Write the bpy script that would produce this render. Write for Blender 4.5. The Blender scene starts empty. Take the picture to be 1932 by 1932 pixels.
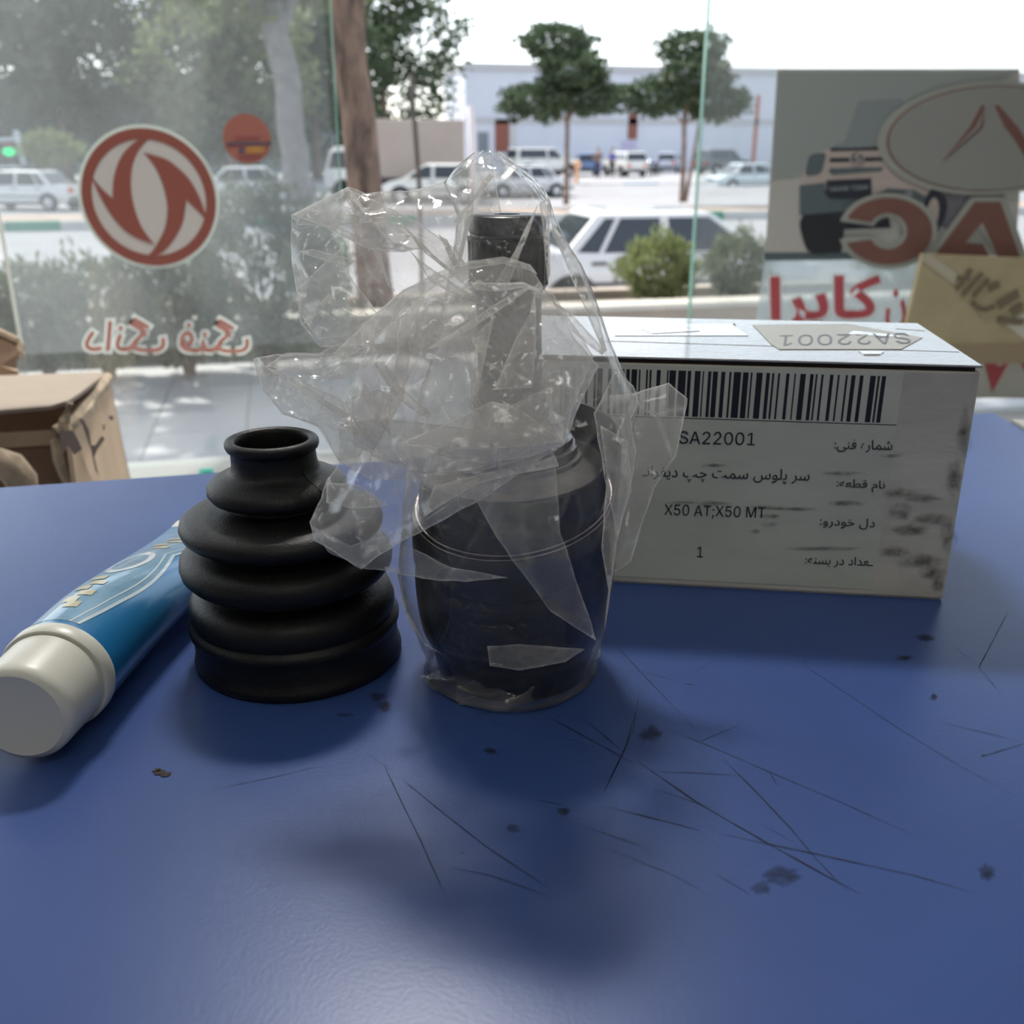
import bpy, bmesh, math, random
import numpy as np
from mathutils import Vector, Matrix, noise
from mathutils.geometry import delaunay_2d_cdt
R = math.radians
SC = bpy.context.scene
COL = SC.collection
random.seed(7)

# ---------------------------------------------------------------- camera
F = 1857.0; PITCH = R(20.3); YAW = R(-13); CAM_H = .209
cam = bpy.data.cameras.new('camera'); cam_o = bpy.data.objects.new('camera', cam); COL.objects.link(cam_o)
cam.sensor_width = 36; cam.lens = 36 * F / 1932
cam_o.location = (0, 0, CAM_H); cam_o.rotation_euler = (R(90) - PITCH, 0, YAW)
cam.clip_start = .01; cam.clip_end = 500
cam.dof.use_dof = True; cam.dof.focus_distance = .395; cam.dof.aperture_fstop = 14
SC.camera = cam_o
# ---------------------------------------------------------------- world, sun, lamps, exposure
w = bpy.data.worlds.new('sky'); SC.world = w; w.use_nodes = True
wn = w.node_tree; bg = wn.nodes['Background']
sky = wn.nodes.new('ShaderNodeTexSky'); sky.sky_type = 'NISHITA'; sky.sun_disc = False
sky.sun_elevation = R(52); sky.sun_rotation = R(-25); sky.dust_density = 4; sky.air_density = 1.0; sky.altitude = 1200
hs = wn.nodes.new('ShaderNodeHueSaturation'); hs.inputs['Saturation'].default_value = .45; wn.links.new(sky.outputs[0], hs.inputs['Color']); wn.links.new(hs.outputs[0], bg.inputs[0]); bg.inputs[1].default_value = .38
sun = bpy.data.lights.new('sun', 'SUN'); sun.energy = 5.6; sun.angle = R(.6); sun.color = (1, .95, .86)
sun_o = bpy.data.objects.new('sun', sun); COL.objects.link(sun_o)
sun_o.rotation_euler = (R(-38), 0, R(22))
def area(name, loc, sx, sy, power, col=(1, 1, 1), rot=(0, 0, 0)):
    l = bpy.data.lights.new(name, 'AREA'); l.shape = 'RECTANGLE'; l.size = sx; l.size_y = sy; l.energy = power; l.color = col
    o = bpy.data.objects.new(name, l); COL.objects.link(o); o.location = loc; o.rotation_euler = rot
    return o
area('ceiling_lamp_near_window', (.15, 1.55, 1.80), .34, .20, 33, (1, .98, .95))
area('fill_light_behind', (.3, -1.0, 1.82), 1.2, .5, 8, (1, .96, .88))  # added fill light behind the camera, brightens the sides facing it
area('fill_light_left', (-1.3, .7, 1.82),   .5, .5, 3, (.93, .97, 1))  # weak added fill from the left, no fitting there
SC.view_settings.view_transform = 'Standard'; SC.view_settings.look = 'None'
SC.view_settings.exposure = 0; SC.view_settings.gamma = 1; SC.view_settings.use_curve_mapping = False
SC.cycles.transparent_max_bounces = 28; SC.cycles.max_bounces = 7; SC.cycles.use_adaptive_sampling = True; SC.cycles.adaptive_threshold = .04
SC.cycles.sample_clamp_indirect = 6; SC.cycles.use_denoising = True

# ---------------------------------------------------------------- measuring helpers
fw = Vector((math.sin(-YAW) * math.cos(PITCH), math.cos(YAW) * math.cos(PITCH), -math.sin(PITCH)))
rt = Vector((math.cos(YAW), math.sin(YAW), 0)); up = rt.cross(fw); CP = Vector((0, 0, CAM_H))
def ray(x, y): return fw + rt * ((x - 966) / F) + up * ((966 - y) / F)
def at(x, y, d): return CP + ray(x, y) * d
def onz(x, y, z=0.0): r_ = ray(x, y); return CP + r_ * ((z - CAM_H) / r_.z)
def ony(x, y, Y): r_ = ray(x, y); return CP + r_ * (Y / r_.y)
def onpl(x, y, P, n): r_ = ray(x, y); return CP + r_ * ((P - CP).dot(n) / r_.dot(n))

# ---------------------------------------------------------------- materials
MATS = {}
def mat(name, col, rough=.5, metal=0, vary=0, vscale=20, bump=0, bscale=60, spec=.5, coat=0, trans=0, col2=None, stretch=None, emit=0):
    if name in MATS: return MATS[name]
    m = bpy.data.materials.new(name); m.use_nodes = True; nt = m.node_tree; N = nt.nodes; L = nt.links
    b = N['Principled BSDF']
    b.inputs['Base Color'].default_value = (*col, 1); b.inputs['Roughness'].default_value = rough
    b.inputs['Metallic'].default_value = metal; b.inputs['Specular IOR Level'].default_value = spec
    b.inputs['Coat Weight'].default_value = coat
    if emit: b.inputs['Emission Color'].default_value = (*col, 1); b.inputs['Emission Strength'].default_value = emit
    tc = N.new('ShaderNodeTexCoord'); vec = tc.outputs['Object']
    if stretch:
        mp = N.new('ShaderNodeMapping'); mp.inputs['Scale'].default_value = stretch; L.new(vec, mp.inputs[0]); vec = mp.outputs[0]
    if vary or col2:
        n = N.new('ShaderNodeTexNoise'); n.inputs['Scale'].default_value = vscale; n.inputs['Detail'].default_value = 6; n.inputs['Roughness'].default_value = .6
        L.new(vec, n.inputs['Vector'])
        cr = N.new('ShaderNodeValToRGB'); c2 = col2 or tuple(c * (1 - vary) for c in col)
        cr.color_ramp.elements[0].position = .38; cr.color_ramp.elements[1].position = .62
        cr.color_ramp.elements[0].color = (*c2, 1); cr.color_ramp.elements[1].color = (*col, 1)
        L.new(n.outputs[0], cr.inputs[0]); L.new(cr.outputs[0], b.inputs['Base Color'])
    if bump:
        n2 = N.new('ShaderNodeTexNoise'); n2.inputs['Scale'].default_value = bscale; n2.inputs['Detail'].default_value = 4
        L.new(vec, n2.inputs['Vector']); bp = N.new('ShaderNodeBump'); bp.inputs['Strength'].default_value = bump; bp.inputs['Distance'].default_value = .002
        L.new(n2.outputs[0], bp.inputs['Height']); L.new(bp.outputs[0], b.inputs['Normal'])
    if trans:   # thin printed vinyl or leaves: light passes through from behind
        t = N.new('ShaderNodeBsdfTranslucent'); t.inputs[0].default_value = (*col, 1)
        mx = N.new('ShaderNodeMixShader'); mx.inputs[0].default_value = trans
        L.new(b.outputs[0], mx.inputs[1]); L.new(t.outputs[0], mx.inputs[2]); L.new(mx.outputs[0], N['Material Output'].inputs[0])
    MATS[name] = m
    return m
def film_mat(name, col, base, graze, tint=(.97, .98, .99), rough=.12, bump=0, bscale=300, gloss=.5, noise_amt=0, nscale=8, power=.5, fade=False, crinkle=0, crease=0, fmin=.3):
    """thin clear film: clear, with a milky share that grows at grazing angles, and a glossy skin"""
    if name in MATS: return MATS[name]
    m = bpy.data.materials.new(name); m.use_nodes = True; nt = m.node_tree; N = nt.nodes; L = nt.links
    N.remove(N['Principled BSDF'])
    tr = N.new('ShaderNodeBsdfTransparent'); tr.inputs[0].default_value = (*tint, 1)
    di = N.new('ShaderNodeBsdfDiffuse'); di.inputs[0].default_value = (*col, 1)
    tl = N.new('ShaderNodeBsdfTranslucent'); tl.inputs[0].default_value = (*col, 1)
    gl = N.new('ShaderNodeBsdfGlossy'); gl.inputs['Roughness'].default_value = rough
    m1 = N.new('ShaderNodeMixShader'); m1.inputs[0].default_value = .6; L.new(di.outputs[0], m1.inputs[1]); L.new(tl.outputs[0], m1.inputs[2])
    lw = N.new('ShaderNodeLayerWeight'); lw.inputs[0].default_value = power
    mr = N.new('ShaderNodeMapRange'); mr.inputs['From Min'].default_value = fmin; mr.inputs['From Max'].default_value = .97
    mr.inputs['To Min'].default_value = base; mr.inputs['To Max'].default_value = graze
    L.new(lw.outputs['Facing'], mr.inputs[0]); fac = mr.outputs[0]
    tc = N.new('ShaderNodeTexCoord')
    if noise_amt:
        n = N.new('ShaderNodeTexNoise'); n.inputs['Scale'].default_value = nscale; n.inputs['Detail'].default_value = 5
        L.new(tc.outputs['Object'], n.inputs['Vector'])
        mm = N.new('ShaderNodeMapRange'); mm.inputs['From Min'].default_value = .3; mm.inputs['From Max'].default_value = .7
        mm.inputs['To Min'].default_value = 1 - noise_amt; mm.inputs['To Max'].default_value = 1 + noise_amt
        L.new(n.outputs[0], mm.inputs[0]); mu = N.new('ShaderNodeMath'); mu.operation = 'MULTIPLY'; mu.use_clamp = True
        L.new(fac, mu.inputs[0]); L.new(mm.outputs[0], mu.inputs[1]); fac = mu.outputs[0]
    if crease:   # stress-whitened fold lines, and panels of slightly different clarity between them
        wn_ = N.new('ShaderNodeTexNoise'); wn_.inputs['Scale'].default_value = 12; L.new(tc.outputs['Object'], wn_.inputs['Vector'])
        wm = N.new('ShaderNodeMix'); wm.data_type = 'VECTOR'; wm.inputs[0].default_value = .035; L.new(tc.outputs['Object'], wm.inputs[4]); L.new(wn_.outputs['Color'], wm.inputs[5])
        acc = None
        for sc_, wd_, st_, k_ in ((26, .028, (1, 1, .55), 1.0), (48, .030, (1.5, 1, .8), .55)):
            mp_ = N.new('ShaderNodeMapping'); mp_.inputs['Scale'].default_value = st_; mp_.inputs['Rotation'].default_value = (sc_ * .02, .7, sc_ * .03); L.new(wm.outputs[1], mp_.inputs[0])
            vd = N.new('ShaderNodeTexVoronoi'); vd.feature = 'DISTANCE_TO_EDGE'; vd.inputs['Scale'].default_value = sc_; L.new(mp_.outputs[0], vd.inputs['Vector'])
            rg_ = N.new('ShaderNodeMapRange'); rg_.inputs['From Min'].default_value = 0; rg_.inputs['From Max'].default_value = wd_; rg_.inputs['To Min'].default_value = crease * k_; rg_.inputs['To Max'].default_value = 0; L.new(vd.outputs[0], rg_.inputs[0])
            m_out = fac
            if k_ == 1.0:
                vc = N.new('ShaderNodeTexVoronoi'); vc.inputs['Scale'].default_value = sc_; L.new(mp_.outputs[0], vc.inputs['Vector'])
                cs = N.new('ShaderNodeSeparateColor'); L.new(vc.outputs['Color'], cs.inputs[0])
                cm = N.new('ShaderNodeMapRange'); cm.inputs['To Min'].default_value = .5; cm.inputs['To Max'].default_value = 1.55; L.new(cs.outputs[0], cm.inputs[0])
                m_ = N.new('ShaderNodeMath'); m_.operation = 'MULTIPLY'; L.new(fac, m_.inputs[0]); L.new(cm.outputs[0], m_.inputs[1]); m_out = m_.outputs[0]
            a_ = N.new('ShaderNodeMath'); a_.operation = 'ADD'; a_.use_clamp = True; L.new(m_out, a_.inputs[0]); L.new(rg_.outputs[0], a_.inputs[1]); fac = a_.outputs[0]
        ra = N.new('ShaderNodeAttribute'); ra.attribute_name = 'rim'; rp = N.new('ShaderNodeMath'); rp.operation = 'POWER'; rp.inputs[1].default_value = 2; L.new(ra.outputs['Fac'], rp.inputs[0])
        rm = N.new('ShaderNodeMath'); rm.operation = 'MULTIPLY_ADD'; rm.inputs[1].default_value = crease * 3; rm.use_clamp = True; L.new(rp.outputs[0], rm.inputs[0]); L.new(fac, rm.inputs[2]); fac = rm.outputs[0]
    if fade:
        at_ = N.new('ShaderNodeAttribute'); at_.attribute_name = 'fade'; mu2 = N.new('ShaderNodeMath'); mu2.operation = 'MULTIPLY'; mu2.use_clamp = True
        L.new(fac, mu2.inputs[0]); L.new(at_.outputs['Fac'], mu2.inputs[1]); fac = mu2.outputs[0]
    m2 = N.new('ShaderNodeMixShader'); L.new(fac, m2.inputs[0]); L.new(tr.outputs[0], m2.inputs[1]); L.new(m1.outputs[0], m2.inputs[2])
    lf = N.new('ShaderNodeLayerWeight'); lf.inputs[0].default_value = .5
    pw = N.new('ShaderNodeMath'); pw.operation = 'POWER'; pw.inputs[1].default_value = 4; L.new(lf.outputs['Facing'], pw.inputs[0])
    ml = N.new('ShaderNodeMath'); ml.operation = 'MULTIPLY_ADD'; ml.inputs[1].default_value = gloss * .7; ml.inputs[2].default_value = gloss * .055; L.new(pw.outputs[0], ml.inputs[0])
    m3 = N.new('ShaderNodeMixShader'); L.new(ml.outputs[0], m3.inputs[0]); L.new(m2.outputs[0], m3.inputs[1]); L.new(gl.outputs[0], m3.inputs[2])
    L.new(m3.outputs[0], N['Material Output'].inputs[0])
    if bump:
        n2 = N.new('ShaderNodeTexNoise'); n2.inputs['Scale'].default_value = bscale; n2.inputs['Detail'].default_value = 5; n2.inputs['Distortion'].default_value = 1.5
        L.new(tc.outputs['Object'], n2.inputs['Vector']); bp = N.new('ShaderNodeBump'); bp.inputs['Strength'].default_value = bump; bp.inputs['Distance'].default_value = .001
        if crinkle:
            vo_ = N.new('ShaderNodeTexVoronoi'); vo_.feature = 'DISTANCE_TO_EDGE'; vo_.inputs['Scale'].default_value = 160; L.new(tc.outputs['Object'], vo_.inputs['Vector'])
            nm = N.new('ShaderNodeTexNoise'); nm.inputs['Scale'].default_value = 22; L.new(tc.outputs['Object'], nm.inputs['Vector'])
            mk = N.new('ShaderNodeMapRange'); mk.inputs['From Min'].default_value = .52; mk.inputs['From Max'].default_value = .68; mk.inputs['To Max'].default_value = crinkle; L.new(nm.outputs[0], mk.inputs[0])
            mv = N.new('ShaderNodeMath'); mv.operation = 'MULTIPLY'; L.new(vo_.outputs[0], mv.inputs[0]); L.new(mk.outputs[0], mv.inputs[1])
            ad = N.new('ShaderNodeMath'); ad.operation = 'ADD'; L.new(n2.outputs[0], ad.inputs[0]); L.new(mv.outputs[0], ad.inputs[1])
            L.new(ad.outputs[0], bp.inputs['Height'])
            b3 = bp; tl_n = [di, tl]
            for q_ in tl_n: L.new(b3.outputs[0], q_.inputs['Normal'])
        else:
            L.new(n2.outputs[0], bp.inputs['Height'])
        L.new(bp.outputs[0], gl.inputs['Normal'])
    MATS[name] = m
    return m

# ---------------------------------------------------------------- mesh helpers
class MB:
    def __init__(s): s.v = []; s.f = []
    def add(s, vs, fs):
        k = len(s.v); s.v += [tuple(v) for v in vs]; s.f += [tuple(i + k for i in f) for f in fs]; return s
    def box(s, a, b, M=None):
        x0, y0, z0 = a; x1, y1, z1 = b
        vs = [(x0, y0, z0), (x1, y0, z0), (x1, y1, z0), (x0, y1, z0), (x0, y0, z1), (x1, y0, z1), (x1, y1, z1), (x0, y1, z1)]
        if M: vs = [M @ Vector(v) for v in vs]
        return s.add(vs, [(0, 3, 2, 1), (4, 5, 6, 7), (0, 1, 5, 4), (1, 2, 6, 5), (2, 3, 7, 6), (3, 0, 4, 7)])
    def slab(s, p, t):
        """extrude a planar polygon of 3-D points by the vector t"""
        n = len(p); t = Vector(t); q = [Vector(a) + t for a in p]
        return s.add(list(p) + q, [tuple(range(n))] + [tuple(reversed(range(n, 2 * n)))] + [(i, i + n, (i + 1) % n + n, (i + 1) % n) for i in range(n)])
    def lathe(s, prof, n=48, cen=(0, 0, 0), axis=None, close=True):
        """prof: list of (r, z) or (r, z, dx, dy, tiltx, tilty)"""
        cen = Vector(cen); rings = []
        M = axis or Matrix.Identity(3)
        vs = []
        for p in prof:
            r, z = p[0], p[1]; dx, dy, tx, ty = (list(p[2:]) + [0, 0, 0, 0])[:4]
            for k in range(n):
                a = 2 * math.pi * k / n; c, sn = math.cos(a) * r, math.sin(a) * r
                vs.append(cen + M @ Vector((c + dx, sn + dy, z + c * tx + sn * ty)))
        fs = []
        for j in range(len(prof) - 1):
            for k in range(n):
                fs.append((j * n + k, j * n + (k + 1) % n, (j + 1) * n + (k + 1) % n, (j + 1) * n + k))
        if close:
            fs.append(tuple(reversed(range(n)))); m = (len(prof) - 1) * n; fs.append(tuple(range(m, m + n)))
        return s.add(vs, fs)
    def tube(s, pts, r, n=8):
        pts = [Vector(p) for p in pts]; rr = r if isinstance(r, (list, tuple)) else [r] * len(pts); vs = []
        for i, p in enumerate(pts):
            d = (pts[min(i + 1, len(pts) - 1)] - pts[max(i - 1, 0)]).normalized()
            a = d.cross(Vector((0, 0, 1)) if abs(d.z) < .9 else Vector((1, 0, 0))).normalized(); b = d.cross(a)
            for k in range(n):
                t = 2 * math.pi * k / n; vs.append(p + (a * math.cos(t) + b * math.sin(t)) * rr[i])
        fs = [(j * n + k, j * n + (k + 1) % n, (j + 1) * n + (k + 1) % n, (j + 1) * n + k) for j in range(len(pts) - 1) for k in range(n)]
        m = (len(pts) - 1) * n
        return s.add(vs, fs + [tuple(reversed(range(n))), tuple(range(m, m + n))])
def wmat(o):
    M = Matrix.LocRotScale(o.location, o.rotation_euler, o.scale)
    return wmat(o.parent) @ M if o.parent else M
def build(name, mb, m, parent=None, smooth=False, world=True, auto=None, **props):
    me = bpy.data.meshes.new(name); vs = mb.v
    if parent is not None and world:
        I = wmat(parent).inverted(); vs = [I @ Vector(v) for v in vs]
    me.from_pydata([tuple(v) for v in vs], [], mb.f); me.update()
    bm = bmesh.new(); bm.from_mesh(me); bmesh.ops.recalc_face_normals(bm, faces=bm.faces); bm.to_mesh(me); bm.free()
    if smooth:
        me.shade_smooth()
        if auto is not None: me.set_sharp_from_angle(angle=R(auto))
    if m: me.materials.append(m)
    o = bpy.data.objects.new(name, me); COL.objects.link(o)
    if parent is not None: o.parent = parent
    for k, v in props.items(): o[k] = v
    return o
def tag(o, label, cat, group=None, kind=None):
    o['label'] = label; o['category'] = cat
    if group: o['group'] = group
    if kind: o['kind'] = kind
    return o
def empty(name, loc=(0, 0, 0), rz=0, label=None, cat=None, group=None):
    o = bpy.data.objects.new(name, None); COL.objects.link(o); o.location = loc; o.rotation_euler = (0, 0, rz); o.empty_display_size = .05
    if label: tag(o, label, cat, group)
    return o
def bevel(o, wd, seg=2):
    md = o.modifiers.new('bevel', 'BEVEL'); md.width = wd; md.segments = seg; md.limit_method = 'ANGLE'; md.angle_limit = R(40); return o
def copy_tree(o, parent=None):
    c = o.copy(); COL.objects.link(c); c.parent = parent
    for ch in list(o.children): copy_tree(ch, c)
    return c

def blots(name, blobs, m, parent):
    """soft-edged marks: each is a fan whose cover fades from its middle to its rim"""
    v = []; f = []; fd = []
    for cen, rim in blobs:
        k = len(v); n = len(rim); v += [cen] + [cen.lerp(q, .5) for q in rim] + rim; fd += [1.0] + [.75] * n + [0.0] * n
        for i in range(n):
            j = (i + 1) % n; f += [(k, k + 1 + i, k + 1 + j), (k + 1 + i, k + 1 + n + i, k + 1 + n + j, k + 1 + j)]
    o = build(name, MB().add(v, f), m, parent, kind='stuff')
    a = o.data.attributes.new('fade', 'FLOAT', 'POINT'); a.data.foreach_set('value', fd); return o

# ---- writing: joins Persian letters by hand because the font object does not shape them
AR = {'ا': ('\uFE8D', '\uFE8E', None, None), 'ب': ('\uFE8F', '\uFE90', '\uFE91', '\uFE92'), 'پ': ('\uFB56', '\uFB57', '\uFB58', '\uFB59'),
      'ت': ('\uFE95', '\uFE96', '\uFE97', '\uFE98'), 'چ': ('\uFB7A', '\uFB7B', '\uFB7C', '\uFB7D'), 'خ': ('\uFEA5', '\uFEA6', '\uFEA7', '\uFEA8'),
      'د': ('\uFEA9', '\uFEAA', None, None), 'ر': ('\uFEAD', '\uFEAE', None, None), 'س': ('\uFEB1', '\uFEB2', '\uFEB3', '\uFEB4'),
      'ش': ('\uFEB5', '\uFEB6', '\uFEB7', '\uFEB8'), 'ط': ('\uFEC1', '\uFEC2', '\uFEC3', '\uFEC4'), 'ع': ('\uFEC9', '\uFECA', '\uFECB', '\uFECC'),
      'ف': ('\uFED1', '\uFED2', '\uFED3', '\uFED4'), 'ق': ('\uFED5', '\uFED6', '\uFED7', '\uFED8'), 'ک': ('\uFB8E', '\uFB8F', '\uFB90', '\uFB91'),
      'گ': ('\uFB92', '\uFB93', '\uFB94', '\uFB95'), 'ل': ('\uFEDD', '\uFEDE', '\uFEDF', '\uFEE0'), 'م': ('\uFEE1', '\uFEE2', '\uFEE3', '\uFEE4'),
      'ن': ('\uFEE5', '\uFEE6', '\uFEE7', '\uFEE8'), 'ه': ('\uFEE9', '\uFEEA', '\uFEEB', '\uFEEC'), 'و': ('\uFEED', '\uFEEE', None, None),
      'ی': ('\uFBFC', '\uFBFD', '\uFBFE', '\uFBFF'), 'ـ': ('ـ', 'ـ', 'ـ', 'ـ')}
def persian(t):
    out = []
    for i, c in enumerate(t):
        if c not in AR: out.append(c); continue
        pv = i > 0 and t[i - 1] in AR and AR[t[i - 1]][2] is not None
        nx = i < len(t) - 1 and t[i + 1] in AR and AR[c][2] is not None
        out.append(AR[c][(1 if pv else 0) if not nx else (3 if pv else 2)])
    return ''.join(reversed(out))
FONT = None
try: FONT = bpy.data.fonts.load(bpy.utils.system_resource('DATAFILES', path='fonts') + '/Inter.woff2')
except Exception: FONT = None
def text_mb(s, P0, P1, P2, off=0.0, lift=Vector((0, 0, 0)), thick=0.0, res=3):
    """bounding box of the words is laid on the parallelogram P0 (left bottom), P1 (right bottom), P2 (left top)"""
    def mesh(o_):
        c = bpy.data.curves.new('t', 'FONT'); c.body = s; c.resolution_u = res; c.offset = o_
        if FONT and s.isascii(): c.font = FONT
        ob_ = bpy.data.objects.new('t', c); COL.objects.link(ob_); bpy.context.view_layer.update()
        dg = bpy.context.evaluated_depsgraph_get(); me = bpy.data.meshes.new_from_object(ob_.evaluated_get(dg))
        V = [tuple(v.co) for v in me.vertices]; Fs = [tuple(p.vertices) for p in me.polygons]
        bpy.data.objects.remove(ob_); bpy.data.meshes.remove(me); return V, Fs
    V0, F0 = mesh(0.0)
    xs = [v[0] for v in V0]; ys = [v[1] for v in V0]; x0, x1, y0, y1 = min(xs), max(xs), min(ys), max(ys)
    V, Fs = (V0, F0) if not off else mesh(off)
    ex = P1 - P0; ey = P2 - P0
    vs = [P0 + ex * ((v[0] - x0) / (x1 - x0)) + ey * ((v[1] - y0) / (y1 - y0)) + lift for v in V]
    par = list(range(len(V)))
    def root_(i):
        while par[i] != i: par[i] = par[par[i]]; i = par[i]
        return i
    for f_ in Fs:
        for q_ in f_[1:]: par[root_(q_)] = root_(f_[0])
    nn = ex.cross(ey).normalized(); nn = nn if nn.dot(CP - P0) > 0 else -nn; ids = {}; st_ = .00002 if P0.y < 1 else .00005
    vs = [v + nn * (st_ * (ids.setdefault(root_(i), len(ids)) % 9)) for i, v in enumerate(vs)]
    return MB().add(vs, Fs)

# ================================================================ SHOP: room shell and window
WY = 1.90                                   # plane of the shop window
SILL = -.36
wallm = mat('plaster', (.62, .60, .56), .8, vary=.08, vscale=3)
ceilm = mat('ceiling_paint', (.80, .80, .78), .8)
floorm = mat('shop_floor', (.45, .44, .42), .35, vary=.15, vscale=2)
def struct(name, mb, m, parent=None, **k): return build(name, mb, m, parent, kind='structure', **k)
struct('floor', MB().box((-2.6, -2.4, -1.0), (3.4, WY, -.93)), floorm)
struct('ceiling', MB().box((-2.6, -2.4, 1.86), (3.4, WY + .2, 1.95)), ceilm)
struct('wall_left', MB().box((-2.7, -2.4, -1.0), (-2.6, WY, 1.9)), wallm)
struct('wall_right', MB().box((3.4, -2.4, -1.0), (3.5, WY, 1.9)), wallm)
struct('wall_back', MB().box((-2.7, -2.5, -1.0), (3.5, -2.4, 1.9)), wallm)
struct('wall_front', MB().box((-2.7, WY - .02, 1.45), (3.5, WY + .2, 1.9)), wallm)
# low white display ledge under the glass, with a ribbed rail
ledgem = mat('white_enamel', (.80, .80, .78), .35, vary=.06, vscale=8)
struct('trim_1', MB().box((-2.6, .98, -.93), (3.4, WY - .09, -.42)), ledgem)
railm = mat('white_aluminium', (.52, .53, .52), .4)
rail = struct('trim_2', MB().box((-2.6, WY - .09, -.45), (3.4, WY + .05, SILL - .012)), railm)
mb = MB()
for k in range(9):
    yy = WY - .085 + k * .015
    mb.box((-2.6, yy, SILL - .013), (3.4, yy + .006, SILL - .003))
build('rib', mb, railm, rail, kind='stuff')
# two frameless panes with an open gap (the doorway) between them
glassm = film_mat('window_glass', (.83, .86, .86), .05, .22, tint=(.955, .975, .97), rough=.02, gloss=.9, noise_amt=.5, nscale=1.5)
edgem = mat('green_glass_edge', (.42, .66, .58), .15, trans=.5)
gxl = ony(640, 300, WY).x; gxr = ony(1320, 300, WY).x
def pane(n, x0, x1, ex):
    p = struct('window_%d' % n, MB().box((x0, WY, SILL - .01), (x1, WY + .008, 1.5)), glassm)
    build('glass_edge', MB().box((ex - .0012, WY - .001, SILL - .01), (ex + .0012, WY + .009, 1.5)), edgem, p, label='pale green polished edge of the glass pane')
    return p
winL = pane(1, -2.6, gxl, gxl); winR = pane(2, gxr, 3.4, gxr)
# dusty clear vinyl that carries the round emblem, stuck to the inside of the left pane
vinylm = film_mat('dusty_vinyl', (.80, .83, .86), .075, .22, tint=(.95, .96, .97), rough=.25, gloss=.4, noise_amt=.45, nscale=3)
a = ony(45, 668, WY); b = ony(640, 668, WY)
vin = build('vinyl_sheet', MB().box((a.x, WY - .002, a.z), (gxl - .012, WY - .0012, 1.0)), vinylm)
tag(vin, 'large dusty translucent vinyl sheet covering the left window glass', 'window film')
mb = MB().box((a.x - .004, WY - .0035, a.z), (a.x + .002, WY - .0021, 1.0))
build('sheet_edge', mb, mat('vinyl_edge', (.75, .76, .72), .4, trans=.4), vin)

def poly(name, pts, m, parent, off, t=.0006, Y=WY, conv=None, world=True, **k):
    """flat cut-out lying on the window plane"""
    P = [ony(*(conv(p) if conv else p), Y - off) for p in pts]
    if m is None: return P
    return build(name, MB().slab(P, (0, -t, 0)), m, parent, **k)
def smooth_px(pts, n=6, closed=True):
    out = []; N_ = len(pts)
    for i in range(N_ if closed else N_ - 1):
        p0, p1, p2, p3 = [np.array(pts[(i + d) % N_], float) if closed else np.array(pts[min(max(i + d, 0), N_ - 1)], float) for d in (-1, 0, 1, 2)]
        for k in range(n):
            t = k / n; out.append(tuple(.5 * ((2 * p1) + (-p0 + p2) * t + (2 * p0 - 5 * p1 + 4 * p2 - p3) * t * t + (-p0 + 3 * p1 - 3 * p2 + p3) * t ** 3)))
    if not closed: out.append(tuple(pts[-1]))
    return out
redm = mat('red_vinyl', (.36, .115, .09), .5, trans=.35)
greym = mat('grey_white_vinyl', (.66, .62, .60), .5, trans=.3)
halo = mat('pale_halo_vinyl', (.72, .76, .72), .5, trans=.45)
# ---- round red emblem
c1 = lambda p: (p[0] / 3.864, 240 + p[1] / 3.864)
cc = ony(283, 374, WY); r_in = .094; r_out = .111; r_h = .1165
def disc(r, y, n=72): return [Vector((cc.x + r * math.cos(2 * math.pi * k / n), y, cc.z + 1.03 * r * math.sin(2 * math.pi * k / n))) for k in range(n)]
em = empty('round_emblem_sticker', (cc.x, WY - .003, cc.z), label='round red and grey emblem sticker with two swirling blades on the left glass', cat='sticker')
build('backing', MB().slab(disc(r_h, WY - .003), (0, -.0006, 0)), halo, em)
build('face', MB().slab(disc(r_out - .001, WY - .0037), (0, -.0004, 0)), greym, em)
def ring(ro, ri, y, t, n=72):
    A = disc(ro, y, n); B = disc(ri, y, n); v = A + B + [p + Vector((0, -t, 0)) for p in A + B]; f = []
    for k in range(n):
        j = (k + 1) % n
        f += [(k, j, n + j, n + k), (2 * n + k, 2 * n + j, 3 * n + j, 3 * n + k), (k, j, 2 * n + j, 2 * n + k), (n + k, n + j, 3 * n + j, 3 * n + k)]
    return MB().add(v, f)
build('ring', ring(r_out, r_in, WY - .0042, .0006), redm, em)
def seg(*runs):
    out = []
    for r_ in runs: out += smooth_px(r_, 5, False)[:-1]
    return out
sw1 = seg([(1160, 50), (1060, 62), (980, 110), (900, 190), (850, 290), (825, 400), (822, 520)], [(822, 520), (760, 465), (700, 400), (662, 345)],
          [(662, 345), (700, 440), (760, 560), (840, 680), (930, 770), (1020, 820), (1125, 855)],
          [(1125, 855), (1040, 740), (990, 620), (962, 500), (955, 400), (965, 290), (1000, 190), (1060, 110), (1160, 50)])
sw2 = seg([(1020, 968), (1100, 950), (1200, 900), (1280, 800), (1330, 700), (1350, 600), (1360, 530)], [(1360, 530), (1420, 590), (1470, 640), (1512, 692)],
          [(1512, 692), (1490, 610), (1450, 500), (1380, 380), (1290, 290), (1200, 230), (1048, 185)],
          [(1048, 185), (1130, 290), (1180, 400), (1210, 510), (1220, 610), (1200, 740), (1150, 840), (1100, 915), (1020, 968)])
for s_ in (sw1, sw2): poly('blade', s_, redm, em, .0043, conv=c1)
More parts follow.
